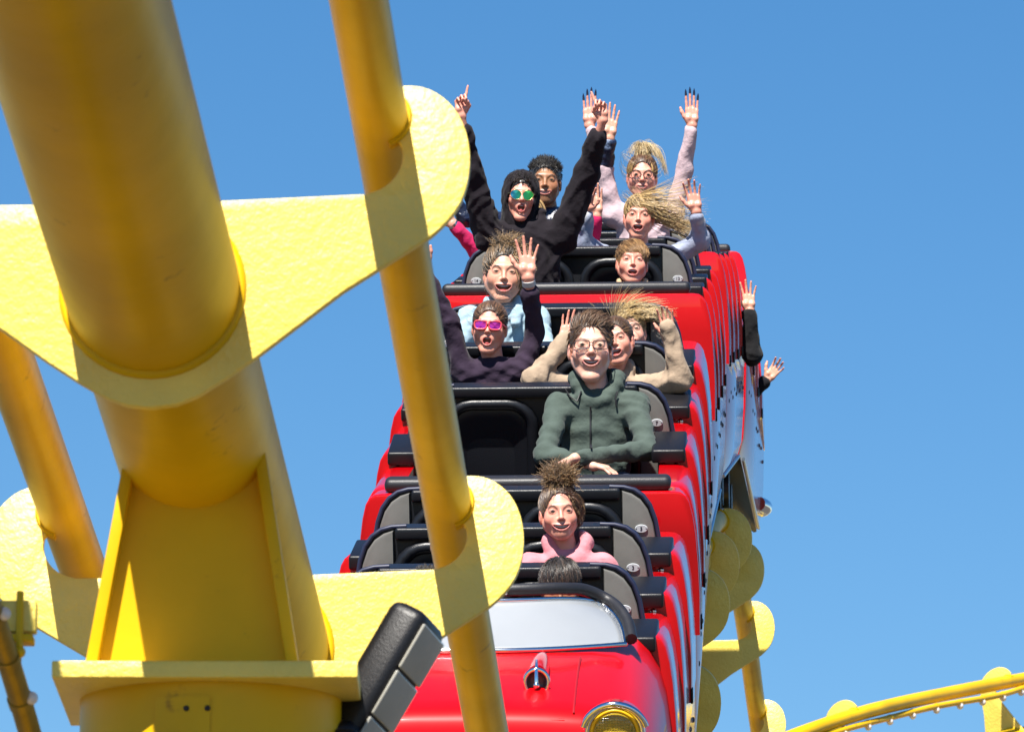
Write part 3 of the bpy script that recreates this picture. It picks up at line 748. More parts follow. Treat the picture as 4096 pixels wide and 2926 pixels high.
    if e.get('beard'):
        q = np.stack([V[:, 0] / .075, (V[:, 2] + .085) / .055, (V[:, 1] + .04) / .07], -1); w = np.clip(1.15 - np.sqrt((q ** 2).sum(-1)), 0, 1)[:, None] * e['beard']
        w *= (np.abs(V[:, 2] - mz) > mh * .5 + .007)[:, None] | (np.abs(V[:, 0]) > mw * .6)[:, None]; c = c * (1 - w) + np.array((.06, .03, .02)) * w
    parts = [(V, Q, c, 0)]
    ir = e.get('iris', (.05, .035, .02))
    for s in (-1, 1):
        g = Geo().ball((0, 0, 0), .0133, 20); X = np.array(g.V); Fq = np.array([f if len(f) == 4 else (*f, f[2]) for f in g.F])
        d = np.hypot(X[:, 0] - s * e.get('gaze', 0), X[:, 2]); front = X[:, 1] < 0
        cc = np.where(((d < .0088) & front)[:, None], np.array(ir), np.array((.30, .26, .24))); cc = np.where(((d < .0026) & front)[:, None], np.array((.004, .004, .004)), cc)
        T = np.array([f for f in g.F if len(f) == 3]); Q4 = np.array([f for f in g.F if len(f) == 4])
        parts.append((X + (s * .0325, -.0731, .0075), Q4, cc, 1)); parts.append((X + (s * .0325, -.0731, .0075), T, cc, 1))
    if mh > .008:
        for z0, hh, on in ((cz(0) + mh * .5 + .001, min(.0088, mh * .62), True), (cz(0) - mh * .5 + .001, min(.005, mh * .22), e.get('lower_teeth', False))):
            if not on: continue
            X = []; Fq = []; nn = 12; w = mw * .43
            for k in range(nn + 1):
                x = -w + 2 * w * k / nn; y = -.0885 + 6.5 * x * x; dz = sm * (x / (mw * .5)) ** 2
                sg = -1 if z0 > cz(0) else 1
                X += [(x, y, z0 + dz), (x, y - .0008, z0 + dz + sg * hh)]
            for k in range(nn): Fq.append((2 * k, 2 * k + 1, 2 * k + 3, 2 * k + 2))
            parts.append((np.array(X), np.array(Fq), (1, 1, 1), 2))
        if mh > .02: 
            g = Geo().ball((0, -.072, cz(0) - mh * .33), (mw * .32, .022, mh * .2), 12); Q4 = np.array([f for f in g.F if len(f) == 4]); parts.append((np.array(g.V), Q4, (.42, .07, .07), 0))
    return parts
FING = [(.030, .091, (.040, .025, .021), .0086), (.0100, .096, (.044, .028, .022), .0088), (-.0100, .092, (.041, .026, .021), .0083), (-.0285, .082, (.032, .020, .018), .0074)]
def hand_prims(S, M, sc, thumb, pose, skin, spread=1., curl=.12):
    "M: 4x4 wrist frame, local fingers +z, palm -y, thumb on side thumb*x"
    T = lambda p: M @ (Vector(p) * sc)
    dk = (skin[0], skin[1] * .84, skin[2] * .82)
    for i, (fx, fz, L, r) in enumerate(FING):
        S.cone(T((thumb * fx * .55, 0, -.005)), T((thumb * fx, 0, fz)), .0145 * sc, .0105 * sc, .012 * sc)
    S.ell(T((thumb * .020, -.009, .038)), .019 * sc, .014 * sc); S.ell(T((-thumb * .020, -.008, .035)), .017 * sc, .014 * sc)
    nails = []
    for i, (fx, fz, L, r) in enumerate(FING):
        a = R((13, 3, -6, -17)[i]) * spread * thumb; c = curl
        if pose == 'point': c = .04 if i == 0 else 1.45
        elif pose == 'curl': c = 1.2
        elif pose == 'half': c = .45
        p = Vector((thumb * fx, 0, fz)); bend = c * .8; rr = r
        for j in range(3):
            d = Vector((math.sin(a) * math.cos(bend), -math.sin(bend), math.cos(a) * math.cos(bend))); q = p + d * L[j]
            S.cone(T(p), T(q), rr * sc, rr * .9 * sc, .0035 * sc, (*dk, .002) if j == 2 else None); p = q; rr *= .9; bend += c
        nails.append((T(p), M.to_3x3() @ d))
    if pose in ('point', 'curl'):
        S.chain([T((thumb * .026, -.008, .025)), T((thumb * .040, -.028, .055)), T((thumb * .022, -.042, .074)), T((-thumb * .002, -.044, .080))], [.014 * sc, .0115 * sc, .0105 * sc, .009 * sc], .006 * sc)
    else:
        k = .6 + .4 * spread
        S.chain([T((thumb * .024, -.004, .020)), T((thumb * (.036 + .012 * k), -.010, .048)), T((thumb * (.042 + .024 * k), -.012, .074)), T((thumb * (.044 + .032 * k), -.012, .098))], [.0145 * sc, .0115 * sc, .0100 * sc, .0078 * sc], .008 * sc)
    return nails
def wrist_frame(w, elbow, fdir=None, palm=(0, -1, 0)):
    z = Vector(fdir).normalized() if fdir is not None else (w - elbow).normalized()
    y = -Vector(palm); y = (y - z * y.dot(z)).normalized(); x = y.cross(z)
    return Matrix(((x.x, y.x, z.x, w.x), (x.y, y.y, z.y, w.y), (x.z, y.z, z.z, w.z), (0, 0, 0, 1)))
CAPC, CAPR = np.array((0, .021, .044)), np.array((.081, .098, .088))
def strand_mesh(groups):
    "groups: list of (P (n,seg+1,3), r (n,), colours (n,3)) -> arrays of 3-sided tapering tubes"
    Vs, Qs, Cs = [], [], []; base = 0
    for P, r0, c in groups:
        n, m, _ = P.shape
        t = np.empty_like(P); t[:, 1:-1] = P[:, 2:] - P[:, :-2]; t[:, 0] = P[:, 1] - P[:, 0]; t[:, -1] = P[:, -1] - P[:, -2]
        t /= np.linalg.norm(t, axis=-1, keepdims=True) + 1e-9
        u = np.cross(t, (.3, .8, .5)); u /= np.linalg.norm(u, axis=-1, keepdims=True) + 1e-9; w = np.cross(t, u)
        f = np.linspace(0, 1, m); r = r0[:, None] * (1 - .8 * f ** 1.6)[None]
        V = np.stack([P + (u * math.cos(2.0944 * k) + w * math.sin(2.0944 * k)) * r[..., None] for k in range(3)], 2).reshape(-1, 3)
        i = (np.arange(n)[:, None] * m + np.arange(m - 1)[None]).reshape(-1) * 3
        Q = np.concatenate([np.stack([i + k, i + (k + 1) % 3, i + 3 + (k + 1) % 3, i + 3 + k], -1) for k in range(3)])
        Vs.append(V); Qs.append(Q + base); Cs.append(np.repeat(c, m * 3, 0)); base += len(V)
    return np.concatenate(Vs), np.concatenate(Qs), np.concatenate(Cs)
FCUT = np.array((0, -.115, -.034)), np.array((.071, .100, .100))
HL = [0.]
def on_scalp(d):
    "directions whose root lies behind the hairline"
    p = CAPC + CAPR * d; q = (p - FCUT[0] - (0, 0, HL[0])) / FCUT[1]
    return ((q ** 2).sum(-1) > .96) & (p[:, 2] > -.045 + .5 * np.maximum(0, -(p[:, 1] - .0)))
def strands(rs, n, accept, L, lift, flow, bend, curl, rad, cols, seg=7, hug=True, root=None, g=None, rootr=1.):
    n = max(12, int(n * .55 * LOD[0]))
    if g is None: g = .92 if lift < .13 else (.55 if lift < .3 else .12)
    if root is None:
        d = rs.randn(n * 14, 3); d /= np.linalg.norm(d, axis=1, keepdims=True); k = on_scalp(d)
        if accept is not None: k &= accept(d)
        d = d[k][:n]; n = len(d)
        nrm = d / CAPR; nrm /= np.linalg.norm(nrm, axis=1, keepdims=True); p = CAPC + CAPR * d * .985
    else:
        d = rs.randn(n, 3); d /= np.linalg.norm(d, axis=1, keepdims=True); p = np.array(root) + d * np.array((.020, .018, .016)) * rootr; nrm = d
    fl = np.asarray(flow(d) if callable(flow) else np.tile(np.array(flow, float), (n, 1)))
    v = fl - nrm * (fl * nrm).sum(-1, keepdims=True) * (.85 if hug else 0) + nrm * lift + rs.randn(n, 3) * .055
    v /= np.linalg.norm(v, axis=1, keepdims=True)
    l = rs.uniform(*L, n)[:, None]; P = [p]; ph = rs.rand(n, 3) * 6.28; bv = np.array(bend, float) * rs.uniform(.5, 1.4, (n, 1)); fr = rs.uniform(1.6, 2.6, (n, 1)); off = rs.uniform(.2, 1.3, (n, 1))
    for i in range(seg):
        v = v + bv / seg + curl * np.sin(ph + i * fr); v /= np.linalg.norm(v, axis=1, keepdims=True); p = p + v * l / seg
        if hug:
            q = (p - CAPC) / CAPR; m = np.linalg.norm(q, axis=1, keepdims=True); tgt = 1.012 + lift * .5 * (i + 1) / seg * off
            pn = np.where(m < 1.012, CAPC + CAPR * 1.012 * q / np.maximum(m, 1e-6), p)
            if g: pn = pn * (1 - g) + (CAPC + CAPR * np.maximum(tgt, 1.012) * q / np.maximum(m, 1e-6)) * g
            d_ = pn - P[-1]; v = v * .3 + .7 * d_ / (np.linalg.norm(d_, axis=1, keepdims=True) + 1e-9); p = pn
        P.append(p)
    cl = np.array(cols)[rs.randint(len(cols), size=n)] * rs.uniform(.45, 1.05, (n, 1))
    return [(np.stack(P, 1), rad * 1.04 / LOD[0] ** .4 * rs.uniform(.7, 1.3, n), cl)]
def cap_part(hairline, col, low, rs, amp=.0015):
    S = Solid(); S.ell(CAPC, CAPR * .975, .01)
    S.ell((0, -.115, -.034 + hairline), (.071, .100, .100), .012, None, 's')
    S.ell((0, -.06, -.15 + low), (.16, .13, .09), .01, None, 's')
    S.ell((0, .03, -.175 + low), (.16, .13, .09), .01, None, 's')
    W = rs.randn(5, 3) * 55
    nz = lambda X: amp * sum(np.sin(X @ w + i) for i, w in enumerate(W)) / 2.5
    V, Q, c = solid_mesh(S, .0045, nz, skin=col); c = c * (.75 + .5 * rs.rand(len(V), 1)); return V, Q, c
def hair_style(style, rs, cols):
    HL[0] = {'bun': .030, 'tied': .022, 'curly_up': .022, 'quiff': .026, 'fly_up': .022, 'boy': .010, 'mop': .0}.get(style, .012)
    st = []; base = np.array(cols[0]) * .35; A = np.abs
    X, Y, Z = (lambda d: d[:, 0:1]), (lambda d: d[:, 1:2]), (lambda d: d[:, 2:3])
    F = lambda fx, fy, fz: (lambda d: np.concatenate([fx(d) + 0 * X(d), fy(d) + 0 * X(d), fz(d) + 0 * X(d)], 1))
    k = lambda c: (lambda d: c)
    def add(*a, **kw): st.extend(strands(rs, *a, **kw))
    if style == 'quiff':
        add(1500, lambda d: d[:, 2] > .35, (.035, .062), .55, F(lambda d: .35 + .2 * X(d), k(.15), k(.75)), (.35, .6, -.5), .05, .0016, cols, 8)
        add(1100, lambda d: d[:, 2] <= .5, (.016, .030), .16, F(lambda d: .2 * X(d), k(.6), k(-.8)), (0, 0, 0), .05, .0015, cols, 5)
    elif style == 'short_dark':
        add(1300, lambda d: d[:, 2] > .30, (.018, .034), .55, F(lambda d: .3 * X(d), k(-.5), k(.5)), (0, 0, -.3), .35, .0019, cols, 6)
        add(1000, lambda d: d[:, 2] <= .45, (.008, .016), .2, F(k(0), k(.4), k(-.8)), (0, 0, 0), .06, .0016, cols, 4)
    elif style == 'boy':
        add(1700, lambda d: (d[:, 2] > .15), (.050, .082), .27, F(lambda d: .35 + .6 * X(d), k(-.9), k(.2)), (.25, -.5, -1.0), .05, .0016, cols, 9)
        add(1000, lambda d: d[:, 2] <= .35, (.022, .045), .15, F(lambda d: .2 * X(d), k(-.1), k(-.9)), (0, 0, -.2), .05, .0016, cols, 6)
    elif style == 'mop':
        add(2200, lambda d: d[:, 2] > -.1, (.06, .105), .25, F(lambda d: .9 * X(d) + .2, k(-.8), k(-.1)), (0, -.3, -1.3), .10, .0016, cols, 9)
    elif style == 'tied':
        add(2600, None, (.06, .12), .05, F(lambda d: -.35 * X(d), k(1.0), k(.25)), (0, .3, -.3), .02, .0016, cols, 9)
        add(60, lambda d: d[:, 1] < .2, (.05, .10), .5, F(lambda d: X(d), k(-.1), k(.3)), (.5, 0, -.3), .08, .0008, cols, 8)
    elif style == 'bun':
        add(2600, None, (.07, .12), .06, F(lambda d: -.5 * X(d), k(.55), k(1.)), (0, .2, .5), .03, .0016, cols[:1] + cols, 9)
        add(900, None, (.07, .11), .25, (.1, -.2, .35), (0, -.3, -.2), .55, .0019, cols[1:] * 2 + cols, 12, False, root=(.004, .012, .138), rootr=1.5)
        add(700, None, (.05, .08), .5, (0, -.1, .1), (0, 0, -.4), .6, .0019, cols[1:] * 2 + cols, 12, False, root=(.004, .008, .142), rootr=1.5)
        add(320, lambda d: (d[:, 0] > .45) & (d[:, 2] < .55), (.09, .17), .32, (.45, .05, -.55), (.55, 0, -.1), .12, .0014, cols[:1] * 3 + cols, 10, g=.2)
        add(120, lambda d: (d[:, 2] > .5) & (d[:, 1] < .2), (.10, .15), .22, (.95, -.25, -.05), (.3, 0, -.8), .05, .0014, cols[:1], 10)
    elif style == 'curly_up':
        add(1900, None, (.05, .09), .25, F(lambda d: .1 - .3 * X(d), k(.6), k(.7)), (0, .1, .0), .40, .0019, cols[:2] + cols[3:], 10)
        add(900, None, (.07, .11), .3, (.1, .0, .1), (.2, .0, -.3), 1.0, .0020, cols, 12, False, root=(.010, .025, .122), rootr=2.0)
        add(520, lambda d: (d[:, 0] > .3) & (d[:, 2] < .45), (.14, .26), .3, (.45, .0, -.85), (.15, -.25, -.6), .42, .0019, cols[1:], 16)
        add(60, lambda d: (d[:, 0] > .3), (.16, .26), .6, (.9, .0, -.3), (.3, -.1, .6), .45, .0016, cols[1:], 16)
    elif style == 'fly_up':
        add(2200, None, (.06, .11), .06, F(lambda d: .25 * X(d), k(.6), lambda d: np.where(Z(d) > .25, .6, -.7)), (0, .2, 0), .04, .0015, cols[:2], 9)
        add(520, lambda d: (d[:, 2] > .80), (.15, .235), .5, (-.12, .05, 1.0), (.55, 0, -.1), .035, .0014, cols[2:], 14)
        add(130, lambda d: d[:, 2] > .85, (.24, .33), .4, (-.12, .0, 1.2), (2.4, 0, -1.1), .05, .0012, cols[3:], 16)
        add(900, lambda d: (A(d[:, 0]) > .5) & (d[:, 2] < .5), (.10, .17), .10, F(lambda d: .15 * X(d), k(.1), k(-1.)), (.15, 0, .2), .06, .0015, cols[:3], 11)
        add(70, lambda d: d[:, 0] < 0, (.1, .18), .6, (-.8, 0, .5), (-.2, 0, .5), .08, .0006, cols[3:], 11)
        add(50, lambda d: d[:, 0] > .2, (.08, .14), .6, (.8, 0, .4), (.3, 0, .3), .12, .0006, cols[1:], 11)
    elif style == 'fly_right':
        add(2200, None, (.08, .14), .07, F(k(.55), k(.45), k(-.1)), (.4, .1, -.3), .04, .0015, cols, 10)
        add(620, lambda d: (d[:, 0] > -.1) & (d[:, 2] > -.4), (.18, .34), .35, (.9, -.15, -.45), (.5, 0, .35), .06, .0013, cols[1:], 15, g=0)
        add(420, lambda d: (d[:, 0] < -.35) & (d[:, 2] < .6), (.13, .20), .10, (-.1, -.1, -.95), (.1, -.1, -.2), .06, .0014, cols, 11)
        add(110, lambda d: (d[:, 1] < .1) & (d[:, 2] > .5), (.15, .21), .2, (.30, -.85, -.5), (.5, .4, -.35), .05, .0012, cols[1:], 12)
        add(110, lambda d: d[:, 2] > .4, (.06, .11), .7, (-.6, 0, .4), (.1, 0, .2), .18, .0010, cols, 10)
    elif style == 'wild_right':
        add(1800, None, (.07, .12), .12, F(k(.6), k(.3), k(.25)), (.4, 0, -.5), .10, .0016, cols, 10)
        add(700, lambda d: d[:, 2] > .1, (.11, .20), .6, (.85, -.1, .35), (.5, 0, -.9), .16, .0014, cols, 15, g=0)
    elif style == 'long':
        add(1800, None, (.10, .2), .08, F(lambda d: d[:, 0:1] * .5, k(.2), k(-.8)), (0, .1, -.5), .05, .0018, cols, 10)
    return st, [cap_part(HL[0], base, 0., rs)]
def ringpts(c, r, n, Mx, y=0): return [Vector(c) + Mx @ Vector((r * math.cos(2 * math.pi * k / n), y, r * math.sin(2 * math.pi * k / n))) for k in range(n)]
def glasses(root, kind, tf, s):
    o = empty('t'); bpy.data.objects.remove(o)
    y0 = -.1005; T = lambda p: tf(np.array([p]))[0]
    def outline(cx, f):
        P = []
        for k in range(28):
            a = 2 * math.pi * k / 28; ca, sa = math.cos(a), math.sin(a)
            if kind == 'aviator': x, z = .029 * ca * (1 + .05 * sa), .0245 * sa * (1.0 if sa > 0 else 1.12) - .002 - .004 * ca * (cx / abs(cx)) * (sa < 0) * -1
            elif kind == 'round': x, z = .026 * ca, .0235 * sa
            elif kind == 'rect': x, z = .0275 * math.copysign(abs(ca) ** .45, ca), .0155 * math.copysign(abs(sa) ** .5, sa)
            else: x, z = .0285 * math.copysign(abs(ca) ** .6, ca) * (1 + .10 * sa), .020 * math.copysign(abs(sa) ** .65, sa)
            P.append((cx + x * f, y0 + 3.6 * (abs(cx) - .033 + abs(x)) ** 2 * .6 + (abs(cx + x) ** 2) * 1.6, .005 + z * f))
        return P
    fm = {'aviator': M_GLD, 'round': M_FRM, 'rect': M_FRM, 'wayfarer': M_PNK}[kind]; fr = {'aviator': .0012, 'round': .0021, 'rect': .0017, 'wayfarer': .0042}[kind] * s
    gl = link('glasses', bpy.data.meshes.new('glasses'), root)
    for sx in (-1, 1):
        P = outline(sx * .0335, 1); Pw = [Vector(T(p)) for p in P]
        Geo().tube(Pw, fr, 7, closed=True, up=(0, 1, 0)).obj('rim', fm, gl, 60)
        c = np.mean(np.array(P), 0); V = [T(c + (0, -.003, 0))] + [T(p) for p in P]; F = np.array([(0, 1 + k, 1 + (k + 1) % 28) for k in range(28)])
        if kind in ('aviator', 'wayfarer'):
            Pn = np.array([c] + P); tz = np.clip((Pn[:, 2] - .005) / .04 + .5, 0, 1)[:, None]; tx = np.clip((Pn[:, 0] - c[0]) / .05 * 1 + .5, 0, 1)[:, None]
            if kind == 'aviator': cc = (np.array((.02, .55, .25)) * tx + np.array((.02, .22, .62)) * (1 - tx)) * (1 - .2 * tz) if sx < 0 else np.array((.05, .62, .12)) * tx + np.array((.02, .42, .22)) * (1 - tx)
            else: cc = np.array((.62, .03, .42)) * tz + np.array((.35, .01, .45)) * (1 - tz)
            np_mesh('lens', [(np.array(V), F, cc, 0)], [M_MIR], gl)
        else: np_mesh('lens', [(np.array(V), F, (1, 1, 1), 0)], [M_GLS], gl)
        Geo().tube([Vector(T((sx * .060, y0 + .007, .012))), Vector(T((sx * .072, -.06, .011))), Vector(T((sx * .078, .0, .006)))], max(fr, .0018 * s), 6).obj('temple', fm, gl, 60)
    Geo().tube([Vector(T((-.0075, y0 + .002, .010))), Vector(T((0, y0 - .003, .0125))), Vector(T((.0075, y0 + .002, .010)))], fr, 6).obj('bridge', fm, gl, 60)
    if kind == 'aviator': Geo().tube([Vector(T((-.012, y0 + .002, .022))), Vector(T((0, y0 - .001, .0235))), Vector(T((.012, y0 + .002, .022)))], fr, 6).obj('bar', fm, gl, 60)

def person(label, D, head, hh, shoulders, arms=(), rotv=(0, 0, 0), expr={}, skin=LIGHT, hair=None, cloth=None, seed=1, specs=None, group=None, chest=1., lean=.06, extra=None, bodyD=0):
    rs = np.random.RandomState(seed); e = dict(expr); LOD[0] = .35 if seed in (12, 14, 101, 131, 132) else 1.
    for kk, lo_, hi_ in (('jaw', .93, 1.05), ('nose', .88, 1.10), ('long', .97, 1.04), ('eye', .9, 1.1), ('mouth_w', .93, 1.07)): e[kk] = e.get(kk, {'mouth_w': .046, 'eye': .0085}.get(kk, 1.)) * rs.uniform(lo_, hi_)
    mpp = D / FPX; jd = max(0, e.get('mouth_h', .02) - .010) * .75
    e['long'] = e.get('long', 1.) * .95; s = hh * mpp / (.1385 + .1 * e['long'] + jd)
    Q = rot(*rotv); hc = np3(pix(head[0], head[1], D)) + Q @ np.array((0, 0, (.118 + jd - .118) * .5)) * s
    SL, SR = [pix(p[0], p[1], D + bodyD + (p[2] if len(p) > 2 else .03)) for p in shoulders]
    mid = (SL + SR) / 2; hw = (SR - SL).length / 2; sw = hw / .19
    nb = mid + Vector((0, .0, .035 * sw)); pel = mid + Vector((0, lean + .05, -.50 * sw)) + Vector((0, 0, 0))
    root = empty('person', pel); tag(root, label, 'person', group); o = np3(pel)
    tf = lambda X: (np.asarray(X) * s) @ Q.T + hc - o
    neck = Q.T @ (np3(nb) - hc) / s + np.array((0, .012, -.01))
    parts = [(tf(V), F, c, m) for V, F, c, m in head_parts(e, skin, neck, s)]
    W = lambda v: Vector(v) - pel
    cl = cloth or {}; ccol = np.array(cl.get('col', (.1, .1, .1))) * .68; fat = cl.get('fat', 1.)
    # clothes ------------------------------------------------------------
    S = Solid(); xa = (SR - SL).normalized(); za = (nb - pel).normalized(); ya = za.cross(xa).normalized(); xa = ya.cross(za); B3 = np.array([xa, ya, za]).T
    L_ = lambda t: W(nb.lerp(pel, t))
    sc = min(1.15, sw)
    S.ell(L_(.36), (hw * .90 * fat * chest, .118 * sc * fat, .20 * sw), .06, Q=B3); S.ell(L_(.74), (hw * .84 * fat, .118 * sc * fat, .19 * sw), .08, Q=B3)
    S.ell(L_(1.0), (hw * .92, .13 * sc, .12 * sw), .06, Q=B3)
    for P in (SL, SR): S.cone(L_(.06), W(P) - Vector((0, 0, .025 * sc)), .066 * sc, .062 * sc * fat, .05)
    body = Solid(); body.ell(L_(.4), (hw * .8, .095 * sc, .18 * sw), .05, Q=B3); body.ell(L_(.95), (hw * .82, .105 * sc, .15 * sw), .06, Q=B3)
    legs = Solid()
    for sx in (-1, 1):
        hipp = W(pel) + xa * sx * .085 * sc; kn = hipp + Vector((sx * .03, -.40 * sw, .03 * sw)); an = kn + Vector((0, -.02, -.40 * sw))
        for T_, k in ((body, 1.), (legs, 1.22)): T_.cone(hipp, kn, .072 * sc * k, .052 * sc * k, .03); T_.cone(kn, an, .050 * sc * k, .036 * sc * k, .02)
        body.cone(an, an + Vector((0, -.14 * sw, -.04)), .035 * sc, .03 * sc, .02)
    nails_all = []; bands = []; armD = {}
    ssz = cl.get('sleeve_r', 1.)
    for a in arms:
        sh = SL if a['side'] == 'L' else SR
        el = pix(a['elbow'][0], a['elbow'][1], D + a['elbow'][2]); wr = pix(a['wrist'][0], a['wrist'][1], D + a['wrist'][2])
        armD[a['side']] = ((el - sh).length, (wr - el).length)
        ac = a.get('col'); k = sc * ssz
        t = a.get('sleeve', .93); cuff = el.lerp(wr, t) if t <= 1 else wr + (wr - el).normalized() * (t - 1) * (wr - el).length
        S.cone(W(sh) - Vector((0, 0, .02 * sc)), W(el), .062 * k * fat, .052 * k, .035); S.cone(W(el), W(cuff), .050 * k, .040 * k * a.get('cuff', 1), .025)
        if cl.get('cuffs', True) and t > .6: S.cone(W(el.lerp(cuff, .93)), W(cuff), .040 * k, .037 * k, .006, cl.get('cuff_col'))
        skin2 = a.get('skin', skin)
        A = Solid(); hs = a.get('hs', .93) * min(1.05, max(.72, s)); f0 = max(.3, t - .35) if t <= 1 else .7
        A.cone(W(el.lerp(wr, f0)), W(wr), (.036 - .008 * f0) * hs, .0235 * hs, .012)
        Mw = wrist_frame(W(wr), W(el), a.get('fdir'), a.get('palm', (0, -1, 0)))
        nl = hand_prims(A, Mw, hs, a['thumb'], a.get('pose', 'open'), skin2, a.get('spread', 1.), a.get('curl', .12))
        V, F, c = solid_mesh(A, .0035, skin=skin2); parts.append((V, F, c, 0))
        if a.get('nails'): nails_all += nl
        if a.get('band'): bands.append((W(el.lerp(wr, a['band'][1])), (W(wr) - W(el)).normalized(), a['band'][0], hs))
        body.cone(W(sh), W(el), .045 * sc, .038 * sc, .03); body.cone(W(el), W(el.lerp(wr, min(f0 + .15, .9))), .036 * sc, .028 * sc, .02)
    V, F, c = solid_mesh(body, .014, skin=skin); parts.append((V, F, c, 0))
    bo = np_mesh('body', parts, [M_SKIN, M_EYE, M_TOOTH], root)
    style = cl.get('style', 'crew'); nz = W(nb)
    xr, yr, zr = [Vector(B3[:, i]) for i in range(3)]
    if style in ('hood', 'hood_up', 'zip_hood'):
        ringp = []; rr = []
        for k in range(16):
            a = 2 * math.pi * k / 16; fr = -math.sin(a)      # fr>0 front
            ringp.append(nz + xr * (.074 * s * math.cos(a)) + yr * (.066 * s * math.sin(a) + .014) + zr * ((.052 - .080 * max(0, fr) ** 1.3 + .006 * abs(math.cos(a))) * s)); rr.append((.031 + .012 * max(0, -fr) - .008 * max(0, fr)) * s * cl.get('hood_r', 1))
        for k in range(16): S.cone(ringp[k], ringp[(k + 1) % 16], rr[k], rr[(k + 1) % 16], .012)
        S.cone(nz + Vector((0, .02, .0)), nz + Vector((0, .02, .12 * s)), .048 * s, .052 * s, .002, None, 's')
    elif style == 'crew':
        rp = [nz + xr * (.064 * s * math.cos(a)) + yr * (.058 * s * math.sin(a) + .006) + zr * (.010 - .022 * max(0, -math.sin(a))) * s for a in [2 * math.pi * k / 14 for k in range(14)]]
        for k in range(14): S.cone(rp[k], rp[(k + 1) % 14], .012 * s, .012 * s, .008)
    elif style == 'collar':
        for sx in (-1, 1): S.cone(nz + xr * sx * .06 * s + zr * .03, nz + xr * sx * .05 * s - yr * .09 - zr * .05 * s, .028 * s, .02 * s, .01)
    V, F, c = solid_mesh(S, .0068, wrinkle(cl.get('wr', .0055), 26, seed + 3), skin=ccol)
    if cl.get('paint'): c = cl['paint'](V, c)
    cm = M_SHINY if cl.get('shiny') else M_CLOTH
    co = np_mesh(cl.get('name', 'sweatshirt'), [(V, F, c, 0)], [cm], root)
    CV = V
    V, F, c = solid_mesh(legs, .016, wrinkle(.004, 22, seed), skin=cl.get('leg', (.03, .035, .06)))
    np_mesh('trousers', [(V, F, c, 0)], [M_CLOTH], root)
    if style == 'hood_up':
        H = Solid(); H.ell((0, .028, .030), (.103, .112, .122), .01); H.cone((0, .035, -.04), (0, .05, -.13), .095, .10, .04)
        H.ell((0, -.070, -.018), (.070, .150, .104), .018, None, 's'); H.ell((0, .020, .022), (.088, .098, .108), .006, None, 's')
        V, F, c = solid_mesh(H, .005, wrinkle(.004, 30, seed), skin=ccol * .9); np_mesh('hood', [(tf(V), F, c, 0)], [M_CLOTH], root)
    if hair:
        st, caps = hair_style(hair[0], rs, [np.array(q) for q in hair[1]])
        V, F, c = strand_mesh(st)
        np_mesh('hair', [(tf(V), F, c, 0)] + [(tf(v), f, cc, 0) for v, f, cc in caps], [M_HAIR], root)
    if specs: glasses(root, specs, tf, s)
    for p, d in nails_all:
        Geo().tube([p - d * .004, p + d * .012, p + d * .024], [.0052, .0045, .001], 8).obj('nail', M_NAIL, root, 60)
    for p, d, m, hs in bands:
        Geo().tube([p - d * .010, p + d * .010], .0315 * hs, 20).obj('wristband', m, root, 60)
    if extra: extra(root, W, tf, CV, s)
    PLOG.append((label[:34], round(s, 2), round(hw * 2, 2), {k: (round(v[0], 2), round(v[1], 2)) for k, v in armD.items()}))
    return root
PLOG = []
def surf(CV, x, z, tol=.012):
    m = (abs(CV[:, 0] - x) < tol) & (abs(CV[:, 2] - z) < tol); return CV[m, 1].min() if m.any() else None
# ------------------------------------------------------------------ riders, front to back
BR, DB, BL, LB, BK = (.10, .045, .018), (.035, .016, .008), (.55, .36, .14), (.70, .52, .26), (.012, .009, .008)
SMILE = dict(mouth_h=.013, mouth_w=.060, smile=.011, eye=.006)
SHOUT = dict(mouth_h=.036, mouth_w=.040, smile=.0, eye=.006)
LAUGH = dict(mouth_h=.024, mouth_w=.056, smile=.008, eye=.005)
person('rider in the front row, only dark windblown hair showing above the windscreen', 21.0, (2240, 2356), 225, ((2120, 2550), (2380, 2550)), rotv=(0, 22, 0), skin=TAN, hair=('mop', [BK, BK, (.09, .055, .035), (.02, .012, .01)]),
       cloth=dict(col=(.04, .04, .05), name='top'), seed=11, expr=SMILE)
person('rider in the front row, grey brown hair partly hidden by the yellow tie plate', 21.0, (1705, 2390), 215, ((1590, 2560), (1830, 2560)), rotv=(0, 15, 0), skin=TAN, hair=('short_dark', [(.06, .045, .035), (.12, .10, .08)]),
       cloth=dict(col=(.2, .2, .22), name='top'), seed=12, expr=SMILE)
def pink_extra(root, W, tf, CV, s):
    pass
person('smiling girl with messy bun in a pink hoodie, second row', 21.75, (2238, 2060), 226, ((2125, 2250), (2415, 2250)), rotv=(3, 5, -3), skin=ROSY, expr=dict(mouth_h=.017, mouth_w=.066, smile=.013, eye=.0075, long=.90, jaw=.93, nose=.82, lower_teeth=False, lip=(.58, .14, .13), brow=(.20, .09, .04), iris=(.06, .04, .03)),
       hair=('bun', [(.085, .035, .014), (.36, .22, .10), (.26, .15, .065)]), cloth=dict(col=(.80, .30, .34), style='hood', name='hoodie', hood_r=1.0), seed=3,
       arms=[dict(side='R', elbow=(2530, 2520, -.05), wrist=(2440, 2700, -.35), thumb=-1), dict(side='L', elbow=(2040, 2520, -.05), wrist=(2120, 2700, -.35), thumb=1)])
person('dark haired rider in a grey top half hidden behind the yellow rail', 21.75, (1792, 2172), 215, ((1680, 2335), (1920, 2335)), rotv=(-8, 0, 0), skin=TAN, expr=SMILE, hair=('short_dark', [BK, DB]),
       cloth=dict(col=(.45, .45, .48), name='top'), seed=14)
